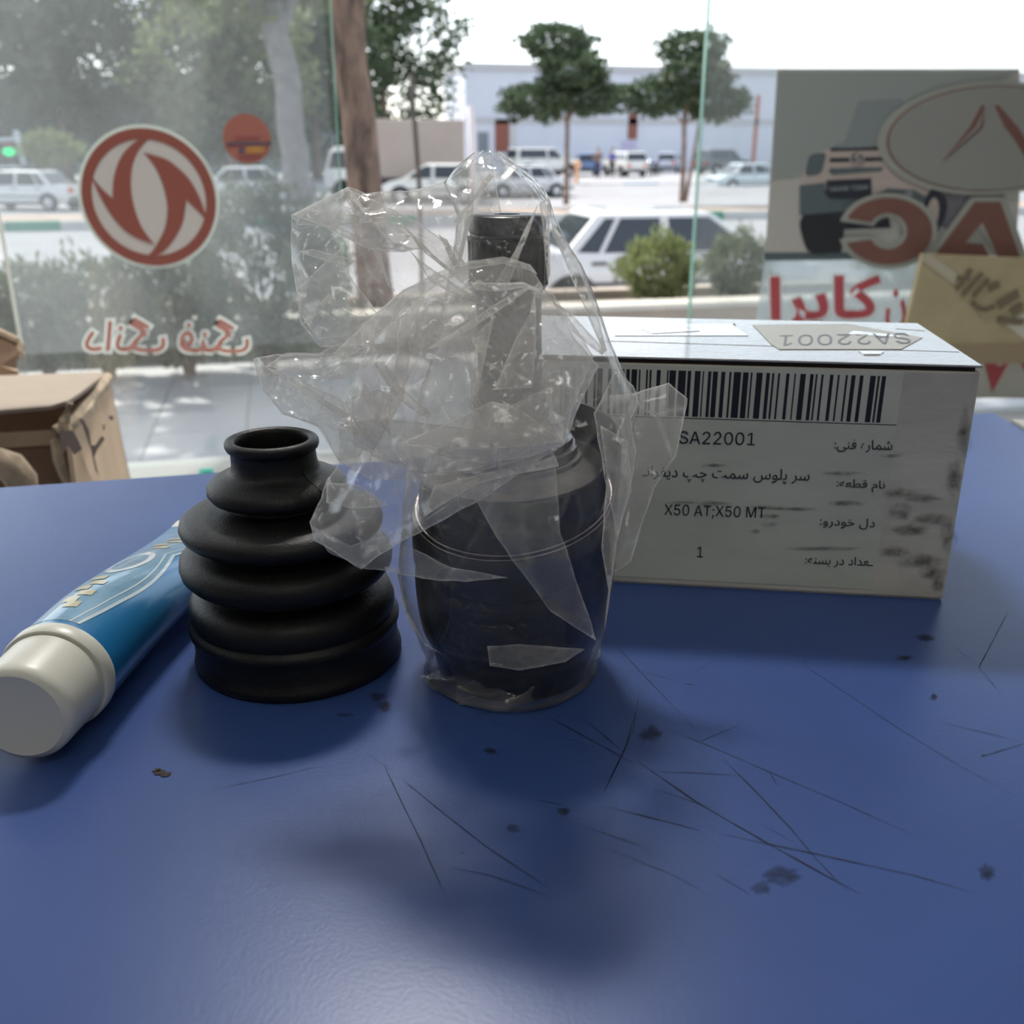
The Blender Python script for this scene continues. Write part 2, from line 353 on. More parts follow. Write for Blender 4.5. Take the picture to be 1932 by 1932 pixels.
def words_on_window(name, s, lb, rb, lt, m, parent, off, halo_m=None, mirror=False, thick_off=.0, Y=WY, halo_off=.06):
    P0, P1, P2 = (ony(*q, Y - off) for q in (lb, rb, lt))
    if mirror: P2 = P2 + (P1 - P0); P0, P1 = P1, P0
    if halo_m: build('outline', text_mb(s, P0, P1, P2, halo_off), halo_m, parent)
    return build(name, text_mb(s, P0, P1, P2, thick_off, Vector((0, -.001, 0))), m, parent)
wl = empty('persian_lettering_sticker', tuple(ony(315, 630, WY - .003)), label='faded red mirrored Persian lettering below the round emblem on the left glass', cat='sticker')
words_on_window('words', persian('دانگ فنگ'), (160, 663), (468, 666), (163, 597), mat('faded_red', (.50, .20, .16), .6, trans=.4), wl, .003, halo, True, .012, halo_off=.07)
# ---- small orange round sticker
c2 = lambda p: (400 + p[0] / 3.864, 240 + p[1] / 3.864)
os_ = empty('round_warning_sticker', tuple(ony(466, 265, WY - .003)), label='small round orange sticker with a dark bar at the top of the left glass', cat='sticker')
oc = ony(466, 262, WY - .003); rr_ = abs(ony(511, 262, WY).x - oc.x)
build('disc', MB().slab([oc + Vector((rr_ * math.cos(t), 0, rr_ * math.sin(t))) for t in np.linspace(0, 2 * math.pi, 40)[:-1]], (0, -.0006, 0)), mat('orange_vinyl', (.46, .19, .15), .5, trans=.4), os_)
navy = mat('dark_print', (.08, .07, .12), .5)
poly('dark_bar', [(108, 112), (432, 108), (432, 126), (108, 130)], navy, os_, .004, conv=c2)
poly('print_line', [(165, 66), (350, 64), (350, 78), (165, 80)], mat('dim_print', (.30, .08, .10), .5), os_, .004, conv=c2)
poly('print_line', [(195, 152), (235, 150), (235, 185), (195, 187)], navy, os_, .004, conv=c2)
poly('print_line', [(250, 138), (385, 138), (375, 190), (250, 192)], mat('ochre_print', (.55, .28, .10), .5, trans=.3), os_, .004, conv=c2)
poly('print_line', [(180, 212), (350, 212), (345, 222), (185, 222)], mat('dim_print', (.3, .08, .1)), os_, .004, conv=c2)

# ================================================================ right pane: poster, letters, emblem, board
c4 = lambda p: (1400 + p[0] / 3.632, 240 + p[1] / 3.632)
posterm = mat('poster_paper', (.56, .55, .52), .6, trans=.35, vary=.1, vscale=3)
poster_low = film_mat('poster_clear_paper', (.74, .78, .78), .45, .6, tint=(.92, .95, .96), noise_amt=.15, nscale=6, gloss=.2)
def P4(name, pts, m, parent, off, **k): return poly(name, pts, m, parent, off, conv=c4, **k)
po = empty('pickup_poster', tuple(ony(1600, 400, WY - .003)), label='backlit poster of a silver pickup truck on the right glass', cat='poster')
P4('paper', [(240, -400), (1900, -400), (1900, 500), (1870, 880), (155, 905)], posterm, po, .003)
sky_p = mat('poster_sky', (.40, .44, .43), .6, trans=.35); P4('sky_print', [(245, -380), (1880, -380), (1100, 60), (560, 170), (430, 330), (200, 360)], sky_p, po, .0037)
dk = mat('poster_dark', (.035, .042, .06), .6, trans=.25); gy = mat('poster_grey', (.13, .17, .19), .6, trans=.3)
bd = mat('poster_body', (.60, .52, .48), .6, trans=.35); bd2 = mat('poster_body_cool', (.34, .35, .37), .6, trans=.35); mid = mat('poster_mid', (.20, .20, .23), .6, trans=.3); gy2 = mat('poster_cab', (.30, .34, .35), .6, trans=.3)
P4('cab_print', [(600, 150), (1000, 130), (1120, 60), (1100, -200), (800, -180), (700, 100), (560, 180)], gy2, po, .0042)
P4('body_print', [(440, 250), (470, 185), (600, 150), (1020, 140), (1190, 300), (1320, 370), (1330, 640), (1240, 720), (880, 560), (400, 480), (395, 400), (420, 330)], bd, po, .0044)
P4('side_print', [(1280, 360), (1420, 390), (1800, 400), (1790, 640), (1390, 700), (1330, 640)], mid, po, .0046)
P4('ground_print', [(155, 860), (1000, 860), (1000, 905), (150, 915)], gy, po, .0046)
P4('headlight_print', smooth_px([(435, 320), (450, 230), (480, 185), (570, 180), (560, 250), (540, 310), (480, 330)], 4), gy, po, .0050)
P4('headlight_print', smooth_px([(1040, 190), (1110, 200), (1180, 260), (1160, 290), (1060, 280), (1035, 240)], 4), bd2, po, .0050)
for y0, y1, x0, x1 in ((140, 160, 605, 1010), (205, 235, 600, 995), (275, 300, 600, 965)):
    P4('grille_print', [(x0, y0 + 6), (x1, y0 - 2), (x1 - 10, y1 - 6), (x0, y1 + 4)], dk if y0 < 250 else gy, po, .0050)
P4('grille_print', [(585, 300), (960, 285), (950, 300), (620, 325)], gy, po, .0051)
gc = lambda rx, ry, cx=787, cy=212, n=28: [(cx + rx * math.cos(2 * math.pi * k / n), cy + ry * math.sin(2 * math.pi * k / n)) for k in range(n)]
P4('badge_print', gc(50, 50), bd, po, .0056); P4('badge_print', gc(42, 42), mat('poster_dark2', (.12, .12, .14)), po, .0061)
P4('badge_print', smooth_px([(812, 180), (790, 178), (768, 195), (775, 212), (795, 215), (800, 228), (770, 240), (765, 250), (790, 248), (812, 232), (805, 210), (785, 205), (782, 195), (812, 190)], 3), bd, po, .0066)
P4('plate_print', [(578, 365), (885, 350), (888, 470), (580, 452)], dk, po, .0056)
P4('bumper_print', [(395, 400), (570, 380), (580, 452), (890, 470), (1000, 420), (1180, 430), (1270, 480), (1230, 520), (900, 560), (395, 600)], gy, po, .0052)
P4('bumper_print', [(560, 440), (890, 460), (880, 490), (600, 490)], dk, po, .0058)
P4('shadow_print', [(415, 600), (880, 560), (1000, 600), (1020, 690), (700, 700), (680, 860), (480, 865), (430, 800)], dk, po, .0056)
P4('wheel_print', smooth_px([(410, 620), (640, 610), (690, 700), (680, 830), (600, 862), (480, 862), (425, 790)], 4), mat('poster_tyre', (.025, .028, .035), .6, trans=.2), po, .0060)
P4('wheel_print', smooth_px([(1320, 430), (1400, 500), (1380, 640), (1300, 790), (1260, 760), (1240, 560), (1270, 460)], 5), dk, po, .0060)
P4('wheel_print', smooth_px([(1310, 485), (1345, 520), (1340, 620), (1300, 740), (1270, 700), (1270, 560)], 5), bd, po, .0064)
P4('lamp_print', gc(28, 24, 1140, 460), bd2, po, .0060)
words_on_window('words', 'GRAND TIGER', c4((597, 440)), c4((860, 426)), c4((597, 410)), mat('plate_letters', (.50, .56, .60), .5, trans=.3), po, .0064)
lo = empty('persian_banner', tuple(ony(1580, 560, WY - .003)), label='pale see-through strip with red Persian words under the pickup poster', cat='sticker')
P4('sheet', [(155, 906), (1230, 890), (1150, 1400), (60, 1420), (100, 1300)], poster_low, lo, .003)
redb = mat('bright_red_vinyl', (.60, .12, .14), .5, trans=.4); white = mat('white_vinyl', (.80, .80, .78), .5, trans=.45)
words_on_window('words', persian('کاپرا'), c4((200, 1425)), c4((918, 1405)), c4((205, 1035)), redb, lo, .004, white, False, .03)
words_on_window('words', 'ن' and persian('ن'), c4((985, 1400)), c4((1118, 1400)), c4((985, 1115)), redb, lo, .004, white, False, .02)
# round grey emblem, top right (red star strokes)
eg = empty('round_star_sticker', tuple(ony(1850, 260, WY - .007)), label='large round grey sticker with thin red star strokes at top right', cat='sticker')
ec = c4((1720, 82)); e0 = ony(*ec, WY - .007)
def circ(r, y, n=64): return [Vector((e0.x + r * math.cos(2 * math.pi * k / n), y, e0.z + r * .415 * math.sin(2 * math.pi * k / n))) for k in range(n)]
RG = abs(ony(c4((915, 0))[0], ec[1], WY).x - e0.x)
g1 = mat('star_sticker_rim', (.42, .44, .40), .5, trans=.3); g2 = mat('star_sticker_face', (.34, .35, .33), .5, trans=.25); dred = mat('dull_red', (.25, .12, .10), .5, trans=.3)
build('backing', MB().slab(circ(RG, WY - .007), (0, -.0006, 0)), g1, eg)
build('rim_line', MB().slab(circ(RG * .925, WY - .0077), (0, -.0004, 0)), dred, eg)
build('face', MB().slab(circ(RG * .905, WY - .0082), (0, -.0004, 0)), g2, eg)
P4('star_stroke', [(1370, 240), (1560, 0), (1640, -150), (1660, -150), (1650, 0)], dred, eg, .0088)
P4('star_stroke', [(1960, 240), (1870, 90), (1800, 0), (1730, -150), (1760, -150), (1890, 0), (1960, 110)], dred, eg, .0088)
P4('star_stroke', [(1420, 185), (1630, 0), (1655, -110), (1600, 0)], g2, eg, .0094)
# big letters A and C seen from behind
def letters(name, label, outer, inner):
    e = empty(name, tuple(ony(*c4(outer[0]), WY - .01)), label=label, cat='sticker')
    P4('outline', outer, g1, e, .010); P4('face', inner, dred, e, .0108, t=.0008); return e
def cee(rx, ry, ix, iy, g0, g1_, cx=1000, cy=712):
    o_ = [(cx + rx * math.cos(R(t)), cy + ry * math.sin(R(t))) for t in np.linspace(-180 + g0, 180 - g1_, 50)]
    i_ = [(cx + ix * math.cos(R(t)), cy + iy * math.sin(R(t))) for t in np.linspace(180 - g1_ - 6, -180 + g0 + 6, 34)]
    return o_ + i_
letters('letter_sticker', 'dark red letter C with a pale outline, seen reversed on the right glass', cee(340, 262, 104, 96, 15, 12), cee(302, 228, 132, 124, 23, 21))
letters('letter_sticker', 'dark red letter A with a pale outline at the right edge, beside the reversed C',
        [(1260, 900), (1560, 490), (1590, 478), (1790, 478), (1815, 500), (1960, 900), (1740, 900), (1640, 690), (1590, 770), (1660, 780), (1700, 900)],
        [(1310, 890), (1595, 512), (1770, 512), (1905, 890), (1755, 890), (1648, 650), (1530, 790), (1650, 800), (1690, 890)])
# tan cardboard sheet taped to the glass
tanm = mat('tan_card', (.42, .36, .22), .75, vary=.12, vscale=12)
bo = empty('tan_card_board', tuple(ony(1800, 580, WY - .03)), label='tan card board taped over the right glass with slanting dark lettering', cat='board')
build('board', MB().slab([ony(*q, WY - .03) for q in ((1736, 478), (1990, 488), (1990, 650), (1700, 650), (1705, 610))], (0, -.012, 0)), tanm, bo)
build('lower_strip', MB().slab([ony(*q, WY - .03) for q in ((1715, 648), (1990, 648), (1990, 684), (1700, 682))], (0, -.016, 0)), mat('tan_card_dark', (.30, .235, .15), .8), bo)
build('tape', MB().slab([ony(*q, WY - .043) for q in ((1735, 488), (1752, 478), (1806, 516), (1800, 537))], (0, -.0005, 0)), mat('pale_tape', (.62, .58, .46), .4, trans=.3), bo)
build('tape', MB().slab([ony(*q, WY - .043) for q in ((1898, 612), (1932, 590), (1990, 640), (1990, 672), (1932, 640))], (0, -.0005, 0)), mat('pale_tape2', (.60, .58, .50), .4), bo)
c7 = lambda p: (1780 + p[0] / 5.085, 440 + p[1] / 5.085)
lm = mat('board_letters', (.17, .14, .09), .7)
def stroke(p, wd):
    P = [ony(*c7(q), WY - .0445) for q in p]; v = []
    for i, q in enumerate(P):
        d = (P[min(i + 1, len(P) - 1)] - P[max(i - 1, 0)]).normalized(); s_ = Vector((-d.z, 0, d.x)) * wd; v += [q + s_, q - s_]
    v2 = [q + Vector((0, -.001, 0)) for q in v]; n = len(v); f = []
    for i in range(0, n - 2, 2): f += [(i, i + 1, i + 3, i + 2), (n + i, n + i + 1, n + i + 3, n + i + 2)]
    return MB().add(v + v2, f)
for p, wd in (([(262, 345), (215, 460)], .0065), ([(200, 465), (120, 545)], .005), ([(130, 425), (190, 440)], .004), ([(375, 385), (190, 600)], .005), ([(432, 440), (290, 610)], .005),
              ([(540, 490), (430, 530)], .008), ([(270, 660), (330, 715), (400, 735), (500, 705)], .005), ([(520, 700), (720, 575)], .010), ([(760, 700), (650, 760)], .009), ([(520, 830), (700, 850), (773, 850)], .007)):
    build('letter_stroke', stroke(p, wd), lm, bo)
# pale sheet with red pennant shapes below the board
pe = empty('pennant_sheet', tuple(ony(1890, 720, WY - .004)), label='pale sheet with pointed red shapes below the tan board', cat='sticker')
build('sheet', MB().slab([ony(*q, WY - .004) for q in ((1700, 670), (1990, 675), (1990, 752), (1700, 750))], (0, -.0005, 0)), mat('pale_sheet', (.55, .54, .49), .6, trans=.3), pe)
build('pennant', MB().slab([ony(*q, WY - .005) for q in ((1856, 680), (1878, 684), (1884, 692), (1905, 680), (1872, 741))], (0, -.0005, 0)), redb, pe)
build('pennant', MB().slab([ony(*q, WY - .005) for q in ((1922, 680), (1990, 680), (1955, 735))], (0, -.0005, 0)), redb, pe)

# ================================================================ COUNTER
bluem = mat('blue_laminate', (.041, .084, .262), .33, vary=.14, vscale=5, bump=.03, bscale=700, spec=.36)
edge = mat('dark_edge', (.05, .06, .12), .5); greyedge = mat('grey_metal_edge', (.45, .43, .38), .4)
q0 = onz(0, 925); q1 = onz(1873, 778); q2 = onz(1932, 812)
by = (q0.y + .66) / 2 + .002
dr = (q2 - q1).normalized(); far = q1 + dr * 1.35
tb = empty('shop_counter', (0, .2, 0), label='scratched blue laminate counter top nearest the camera', cat='counter')
q1b = Vector((q1.x, q1.y, 0)); qL = Vector((-1.5, .662, 0))
build('counter_top', MB().slab([(-1.5, -.42, 0), (far.x, -.42, 0), far if far.y < -.42 else Vector((far.x, far.y, 0)), q1b, Vector((q1b.x - .3, .674, 0)), qL], (0, 0, -.028)), bluem, tb)
build('base_panel', MB().box((-1.4, -.3, -.93), (.5, .55, -.028)), mat('counter_base', (.35, .36, .38), .5), tb)
sd = Vector((-dr.y, dr.x, 0)) if (-dr.y) > 0 else Vector((dr.y, -dr.x, 0))
t2 = empty('side_counter', tuple(q1 + sd * .3), label='second blue counter with a grey metal edge at the far right', cat='counter')
p0 = q1 + dr * .03 + sd * .012
build('counter_top', MB().slab([p0, p0 + dr * 1.2, p0 + dr * 1.2 + sd * .9, p0 + sd * .9], (0, 0, -.028)), bluem, t2)
build('metal_edge', MB().slab([p0 - sd * .010 + Vector((0, 0, .002)), p0 + dr * 1.2 - sd * .010 + Vector((0, 0, .002)), p0 + dr * 1.2 + sd * .002 + Vector((0, 0, .002)), p0 + sd * .002 + Vector((0, 0, .002))], (0, 0, -.032)), greyedge, t2)
build('base_panel', MB().slab([p0 + sd * .1 + dr * .1, p0 + sd * .1 + dr * 1.1, p0 + sd * .8 + dr * 1.1, p0 + sd * .8 + dr * .1], (0, 0, -.93)), mat('counter_base', (.35, .36, .38)), t2)
# scratches and stains worn into the laminate
sA = lambda p: (400 + p[0] / 2.415, 1250 + p[1] / 2.415)
sB = lambda p: (1132 + p[0] / 2.415, 1150 + p[1] / 2.415)
scr = MB()
def scratch(pts, wd, cv, z=.0003):
    P = [onz(*cv(p)) for p in pts]; out = []
    for a_, b_ in zip(P[:-1], P[1:]):
        n = max(2, int((b_ - a_).length / .004))
        for k in range(n): out.append(a_.lerp(b_, k / n))
    out.append(P[-1]); v = []
    for i, q in enumerate(out):
        d = (out[min(i + 1, len(out) - 1)] - out[max(i - 1, 0)]).normalized()
        ww = wd * random.uniform(.35, 1) * min(1, .2 + min(i, len(out) - 1 - i) * .3); s_ = Vector((-d.y, d.x, 0)) * ww
        j = Vector((0, 0, z)); v += [q + s_ + j, q - s_ + j]
    scr.add(v, [(i, i + 1, i + 3, i + 2) for i in range(0, len(v) - 2, 2)])
W1 = .00018
for pts, wd in (([(10, 577), (250, 530), (440, 485), (520, 470)], W1), ([(640, 415), (690, 372)], W1), ([(705, 412), (820, 495)], W1), ([(785, 470), (870, 650), (950, 810), (1060, 1060)], W1),
                ([(850, 520), (1045, 680), (1250, 840), (1550, 1040)], W1), ([(1190, 243), (1330, 220)], W1 * 2.2), ([(1270, 264), (1315, 285)], W1 * 1.5), ([(1475, 628), (1595, 650)], W1 * 2),
                ([(1515, 240), (1700, 340), (1930, 465)], W1), ([(1690, 255), (1900, 430)], W1 * 1.2), ([(1930, 230), (1880, 400), (1785, 590)], W1 * 1.1), ([(1600, 345), (1670, 362)], W1),
                ([(1665, 735), (1930, 830)], W1 * 1.2), ([(1800, 658), (1932, 695)], W1), ([(1060, 930), (1280, 975), (1560, 1075)], W1 * .8), ([(20, 178), (75, 178)], W1), ([(1130, 865), (1150, 875)], W1 * 2)):
    scratch(pts, wd, sA)
for pts, wd in (([(385, 338), (435, 345)], .0007), ([(180, 375), (150, 560), (20, 830)], W1), ([(238, 530), (165, 665)], W1), ([(0, 560), (130, 670)], W1), ([(160, 685), (450, 885), (780, 1075), (1050, 1225), (1190, 1300)], W1 * 1.4),
                ([(435, 608), (655, 520)], W1 * 1.6), ([(230, 738), (440, 745), (700, 762)], W1 * .9), ([(320, 550), (540, 640), (770, 740), (1100, 880), (1430, 1030)], W1 * .8), ([(30, 898), (460, 1008)], W1 * 1.3),
                ([(540, 1022), (960, 1110), (1420, 1210), (1700, 1290)], W1 * 1.3), ([(560, 680), (700, 820), (870, 1000), (965, 1115), (1140, 1300)], W1 * 1.1), ([(772, 738), (808, 805)], W1 * 2), ([(515, 1200), (690, 1302)], W1 * 1.3),
                ([(0, 1015), (215, 1085)], W1 * 1.2), ([(920, 250), (1150, 400), (1340, 530), (1600, 690), (1900, 860)], W1 * .7), ([(1740, 670), (1932, 612)], W1 * 1.5), ([(1735, 668), (1760, 664)], .0007), ([(1540, 512), (1932, 605)], W1),
                ([(1860, 10), (1725, 265), (1830, 390)], W1 * .9), ([(1600, 160), (1725, 260)], W1 * .8), ([(40, 270), (210, 290), (390, 335)], W1 * .7), ([(50, 140), (190, 290), (460, 575)], W1 * .7), ([(410, 293), (530, 235)], W1), ([(925, 235), (942, 243)], .0009),
                ([(20, 1085), (320, 1205), (500, 1300)], W1 * .7), ([(240, 815), (535, 915)], W1), ([(745, 985), (900, 1070)], W1 * .8), ([(215, 1105), (235, 1125)], W1 * 2), ([(1700, 1170), (1932, 1290)], W1 * .7)):
    scratch(pts, wd, sB)
build('scratches', scr, mat('scratch_grime', (.012, .014, .022), .7), tb, kind='stuff')
stm = film_mat('grime_stain', (.10, .095, .085), .5, .5, tint=(.92, .92, .92), rough=.5, gloss=0, noise_amt=.8, nscale=160, fade=True)
st = []
def stain(cv, cx, cy, rx, ry, n=18, z=.0002):
    rim = [onz(*cv((cx + 1.3 * rx * math.cos(2 * math.pi * k / n) * random.uniform(.6, 1.1), cy + 1.3 * ry * math.sin(2 * math.pi * k / n) * random.uniform(.6, 1.1)))) + Vector((0, 0, z)) for k in range(n)]
    st.append((sum(rim, Vector()) / n, rim))
for a_ in ((755, 155, 40, 22), (785, 200, 30, 25), (605, 240, 40, 9), (1270, 405, 28, 16), (1370, 760, 34, 18), (1600, 680, 30, 20)): stain(sA, *a_)
for a_ in ((235, 570, 52, 34), (820, 1215, 80, 42), (735, 1270, 40, 30), (1480, 130, 40, 16), (1760, 1200, 36, 36), (1520, 400, 16, 16), (1385, 222, 40, 12)): stain(sB, *a_)
blots('stains', st, stm, tb)
dk_ = MB()
for px, py, r_ in ((302, 1458, .0016), (314, 1462, .0014), (296, 1454, .0012)):
    q = onz(px, py); dk_.add([q + Vector((r_ * 1.6 * math.cos(2 * math.pi * k / 9) * random.uniform(.6, 1.1), r_ * math.sin(2 * math.pi * k / 9), .0003)) for k in range(9)], [tuple(range(9))])
build('gouge', dk_, mat('gouge_brown', (.03, .02, .018), .8), tb)

# ================================================================ RUBBER BOOT (bellows)
rubber = mat('black_rubber', (.010, .0095, .009), .46, vary=.3, vscale=40, bump=.15, bscale=900, spec=.34)
BC = Vector((-.004, .3975, 0))
bt = empty('rubber_bellows_boot', tuple(BC), label='black ribbed rubber bellows boot standing left of the bagged joint', cat='rubber boot')
zb = [(.0426, 0), (.0440, .001), (.0445, .003), (.0442, .0046), (.0434, .006), (.0433, .009), (.0433, .0145), (.0436, .0158), (.0446, .0172), (.0448, .0188), (.0440, .0204),
      (.0426, .0212), (.0424, .0218), (.0430, .0228), (.0434, .0248), (.0434, .0275), (.0426, .0302), (.0405, .0325), (.0365, .0342), (.0325, .0352), (.0310, .0362), (.0330, .0372), (.0375, .0384),
      (.0415, .0404), (.0438, .0432), (.0443, .0462), (.0437, .0490), (.0415, .0512), (.0375, .0528), (.0320, .0540), (.0290, .0550), (.0300, .0560), (.0345, .0568),
      (.0390, .0582), (.0413, .0604), (.0419, .0628), (.0412, .0650), (.0385, .0668), (.0335, .0682), (.0270, .0694), (.0215, .0702), (.0196, .0712), (.0204, .0722), (.0240, .0730),
      (.0272, .0746), (.0286, .0768), (.0284, .0790), (.0265, .0812), (.0235, .0828), (.0205, .0840), (.0186, .0850), (.0178, .0862), (.0173, .0885), (.0171, .0930),
      (.0174, .0937), (.0184, .0944), (.0189, .0956), (.0189, .0970), (.0184, .0979), (.0172, .0984), (.0166, .0986), (.0163, .0981), (.0155, .0981), (.0149, .0976), (.0146, .0960), (.0143, .0880), (.0150, .0860)]
prof = [(r_, z_, -.048 * rt.x * z_, -.048 * rt.y * z_, 0, 0) for r_, z_ in zb]
build('bellows', MB().lathe(prof, 96, BC, close=False).add([BC + Vector((.0428 * math.cos(t), .0428 * math.sin(t), .0001)) for t in np.linspace(0, 2 * math.pi, 97)[:-1]], [tuple(range(96))]), rubber, bt, smooth=True)
# moulding seam line on the neck and shoulder
q = at(607, 903, .374)
build('mould_seam', MB().tube([BC + Vector((-.048 * rt.x * z_, -.048 * rt.y * z_, z_)) + (rt * math.cos(a_) - Vector((-rt.y, rt.x, 0)) * math.sin(a_)) * (r_ + .0001) for r_, z_, a_ in
      ((.0284, .0790, R(38)), (.0265, .0812, R(38)), (.0235, .0828, R(38)), (.0205, .0840, R(38)), (.0186, .0850, R(38)), (.0178, .0862, R(38)), (.0173, .0885, R(38)))], .00025, 6), rubber, bt)

# ================================================================ CREAM TUBE
tubem = bpy.data.materials.new('blue_tube_print'); tubem.use_nodes = True
def tube_material():
    nt = tubem.node_tree; N = nt.nodes; L = nt.links; b = N['Principled BSDF']
    b.inputs['Roughness'].default_value = .28; b.inputs['Coat Weight'].default_value = .5; b.inputs['Coat Roughness'].default_value = .15
    n = N.new('ShaderNodeTexNoise'); n.inputs['Scale'].default_value = 9; tc = N.new('ShaderNodeTexCoord'); L.new(tc.outputs['Object'], n.inputs['Vector'])
    cr = N.new('ShaderNodeValToRGB'); cr.color_ramp.elements[0].color = (.012, .155, .37, 1); cr.color_ramp.elements[1].color = (.02, .20, .44, 1)
    L.new(n.outputs[0], cr.inputs[0]); L.new(cr.outputs[0], b.inputs['Base Color'])
tube_material()
whitem = mat('white_plastic', (.66, .65, .56), .35, bump=.02, bscale=300)
# axis from the cap face (lower left) to the crimp behind the boot
r_cap = .0195
pA = onz(2, 1452) ; pA = at(38, 1372, .352)
A0 = Vector((-.1015, .332, .0205)); A1 = Vector((-.0435, .532, .012))
fA = Vector((A1.x - A0.x, A1.y - A0.y, 0)).normalized(); sA_ = Vector((fA.y, -fA.x, 0))
TL = (Vector((A1.x, A1.y, 0)) - Vector((A0.x, A0.y, 0))).length
tu = empty('squeeze_tube', (A0.x, A0.y, 0), label='blue squeeze tube with a white screw cap lying at the left', cat='tube')
def tp(t, a, s_, h_, zc):   # point on a tube cross-section: half width s_, half height h_
    ca, sa = math.cos(a), math.sin(a)
    return Vector((A0.x, A0.y, 0)) + fA * t + sA_ * (ca * s_) + Vector((0, 0, zc + sa * h_))
def loft(rows, n=64, cap=True):
    v = []; f = []
    for (t, s_, h_, zc) in rows:
        for k in range(n): v.append(tp(t, 2 * math.pi * k / n, s_, h_, zc))
    for j in range(len(rows) - 1):
        for k in range(n): f.append((j * n + k, j * n + (k + 1) % n, (j + 1) * n + (k + 1) % n, (j + 1) * n + k))
    if cap: f += [tuple(range(n)), tuple(range((len(rows) - 1) * n, len(rows) * n))]
    return MB().add(v, f)
def cyl(rows, z): return [(t, r_, r_, z) for t, r_ in rows]
zc0 = .0215
build('cap', loft(cyl([(-.001, .0150), (-.0012, .0160), (0, .0178), (.0012, .0186), (.004, .0189), (.022, .0193), (.0235, .0193), (.0236, .0188), (.0245, .0188)], zc0), 72), whitem, tu, smooth=True, auto=40, label='white screw cap')
build('collar', loft(cyl([(.0243, .0180), (.0243, .0205), (.0250, .0209), (.0300, .0211), (.0312, .0206), (.0318, .0195)], zc0), 72), whitem, tu, smooth=True, auto=40)
rows = []
for i in range(40):
    u = i / 39; t = .0312 + u * (TL - .0312 + .006)
    k = max(0, (u - .15) / .85) ** 1.3
    s_ = .0203 * (1 - k) + .0300 * k; h_ = .0203 * (1 - k) + .0012 * k
    zc = max(h_ + .0006, zc0 * (1 - k) + .009 * k)
    rows.append((t, s_, h_, zc))
def row_at(t):
    for a_, b_ in zip(rows[:-1], rows[1:]):
        if a_[0] <= t <= b_[0]:
            q = (t - a_[0]) / (b_[0] - a_[0]); return [a_[i] + (b_[i] - a_[i]) * q for i in range(4)]
    return rows[-1]
build('tube_body', loft(rows, 72), tubem, tu, smooth=True, auto=50)
build('crimp', loft([(TL + .004, .0300, .0012, rows[-1][3]), (TL + .016, .0302, .0010, rows[-1][3])], 24), whitem, tu)
def tpatch(t0, t1, a0f, a1f, lift, nt=36, na=10):
    """piece of print wrapped on the tube: angle limits are functions of t"""
    v = []; f = []
    for i in range(nt + 1):
        t = t0 + (t1 - t0) * i / nt; _, s_, h_, zc = row_at(t); A = a0f(i / nt); B = a1f(i / nt)
        for j in range(na + 1): v.append(tp(t, A + (B - A) * j / na, s_ + lift, h_ + lift, zc))
    for i in range(nt):
        for j in range(na): f.append((i * (na + 1) + j, i * (na + 1) + j + 1, (i + 1) * (na + 1) + j + 1, (i + 1) * (na + 1) + j))
    return MB().add(v, f)
palem = mat('pale_blue_print', (.18, .36, .52), .3, coat=.5, vary=.35, vscale=30); lim = mat('white_line_print', (.55, .66, .70), .3, coat=.5); gold = mat('gold_print', (.50, .45, .28), .4, coat=.4)
lower = lambda u: R(62) - R(20) * math.sin(min(1, u * 1.9) * math.pi) * (1 if u < .53 else 0) + (R(26) * math.sin((u - .53) / .47 * math.pi * .5) * -1 if u > .53 else 0) + R(8)
upper = lambda u: R(150)
build('print_panel', tpatch(.034, TL * .98, lower, upper, .00012), palem, tu, smooth=True)
build('print_line', tpatch(.034, TL * .98, lambda u: lower(u) - R(4), lower, .0002, na=2), lim, tu, smooth=True)
build('print_line', tpatch(.034, TL * .98, lambda u: lower(u) + R(6), lambda u: lower(u) + R(8), .0002, na=2), lim, tu, smooth=True)
el = lambda c_, k: (lambda u: R(c_) + R(k) * math.sqrt(max(0, 1 - (2 * u - 1) ** 2)))
build('print_oval', tpatch(.085, .125, el(98, -20), el(98, 20), .00025), mat('white_print', (.70, .78, .82), .25, coat=.8), tu, smooth=True)
build('print_oval', tpatch(.090, .120, el(98, -14), el(98, 14), .0003), palem, tu, smooth=True)
for t_, c_ in ((.045, 92), (.050, 100), (.056, 90), (.062, 102), (.068, 92), (.075, 100), (.135, 96), (.143, 104), (.151, 94), (.160, 102), (.170, 96)):
    build('print_mark', tpatch(t_, t_ + .005, lambda u, c_=c_: R(c_ - 8), lambda u, c_=c_: R(c_ + 9), .0003, 4, 4), gold, tu)

# ================================================================ WHITE CARTON with label
XA = Vector((.1548, .4365, 0)); XB = Vector((.3053, .3805, 0)); dA = (XB - XA).normalized(); nB = Vector((-dA.y, dA.x, 0)); XL = XB - dA * .215
BH = .117; BD = .115
cartm = mat('white_carton', (.62, .60, .52), .6, col2=(.47, .45, .39), vscale=9, bump=.1, bscale=120, stretch=(1, 1, 3))
topm = mat('taped_carton', (.40, .39, .385), .26, vary=.15, vscale=12, bump=.5, bscale=60, stretch=(1, 4, 1), coat=.7)
ct = empty('spare_part_carton', tuple(XL), label='white cardboard carton with a barcode label standing behind the bagged joint', cat='box')
t_ = .0022; z1 = BH - .0032
def fb(o_, u, v_): return o_ + dA * u + nB * v_
Lx = .215
def wall(u0, u1, v0, v1, z0, zz, **k): return MB().slab([fb(XL, u0, v0) + Vector((0, 0, z0)), fb(XL, u1, v0) + Vector((0, 0, z0)), fb(XL, u1, v1) + Vector((0, 0, z0)), fb(XL, u0, v1) + Vector((0, 0, z0))], (0, 0, zz - z0))
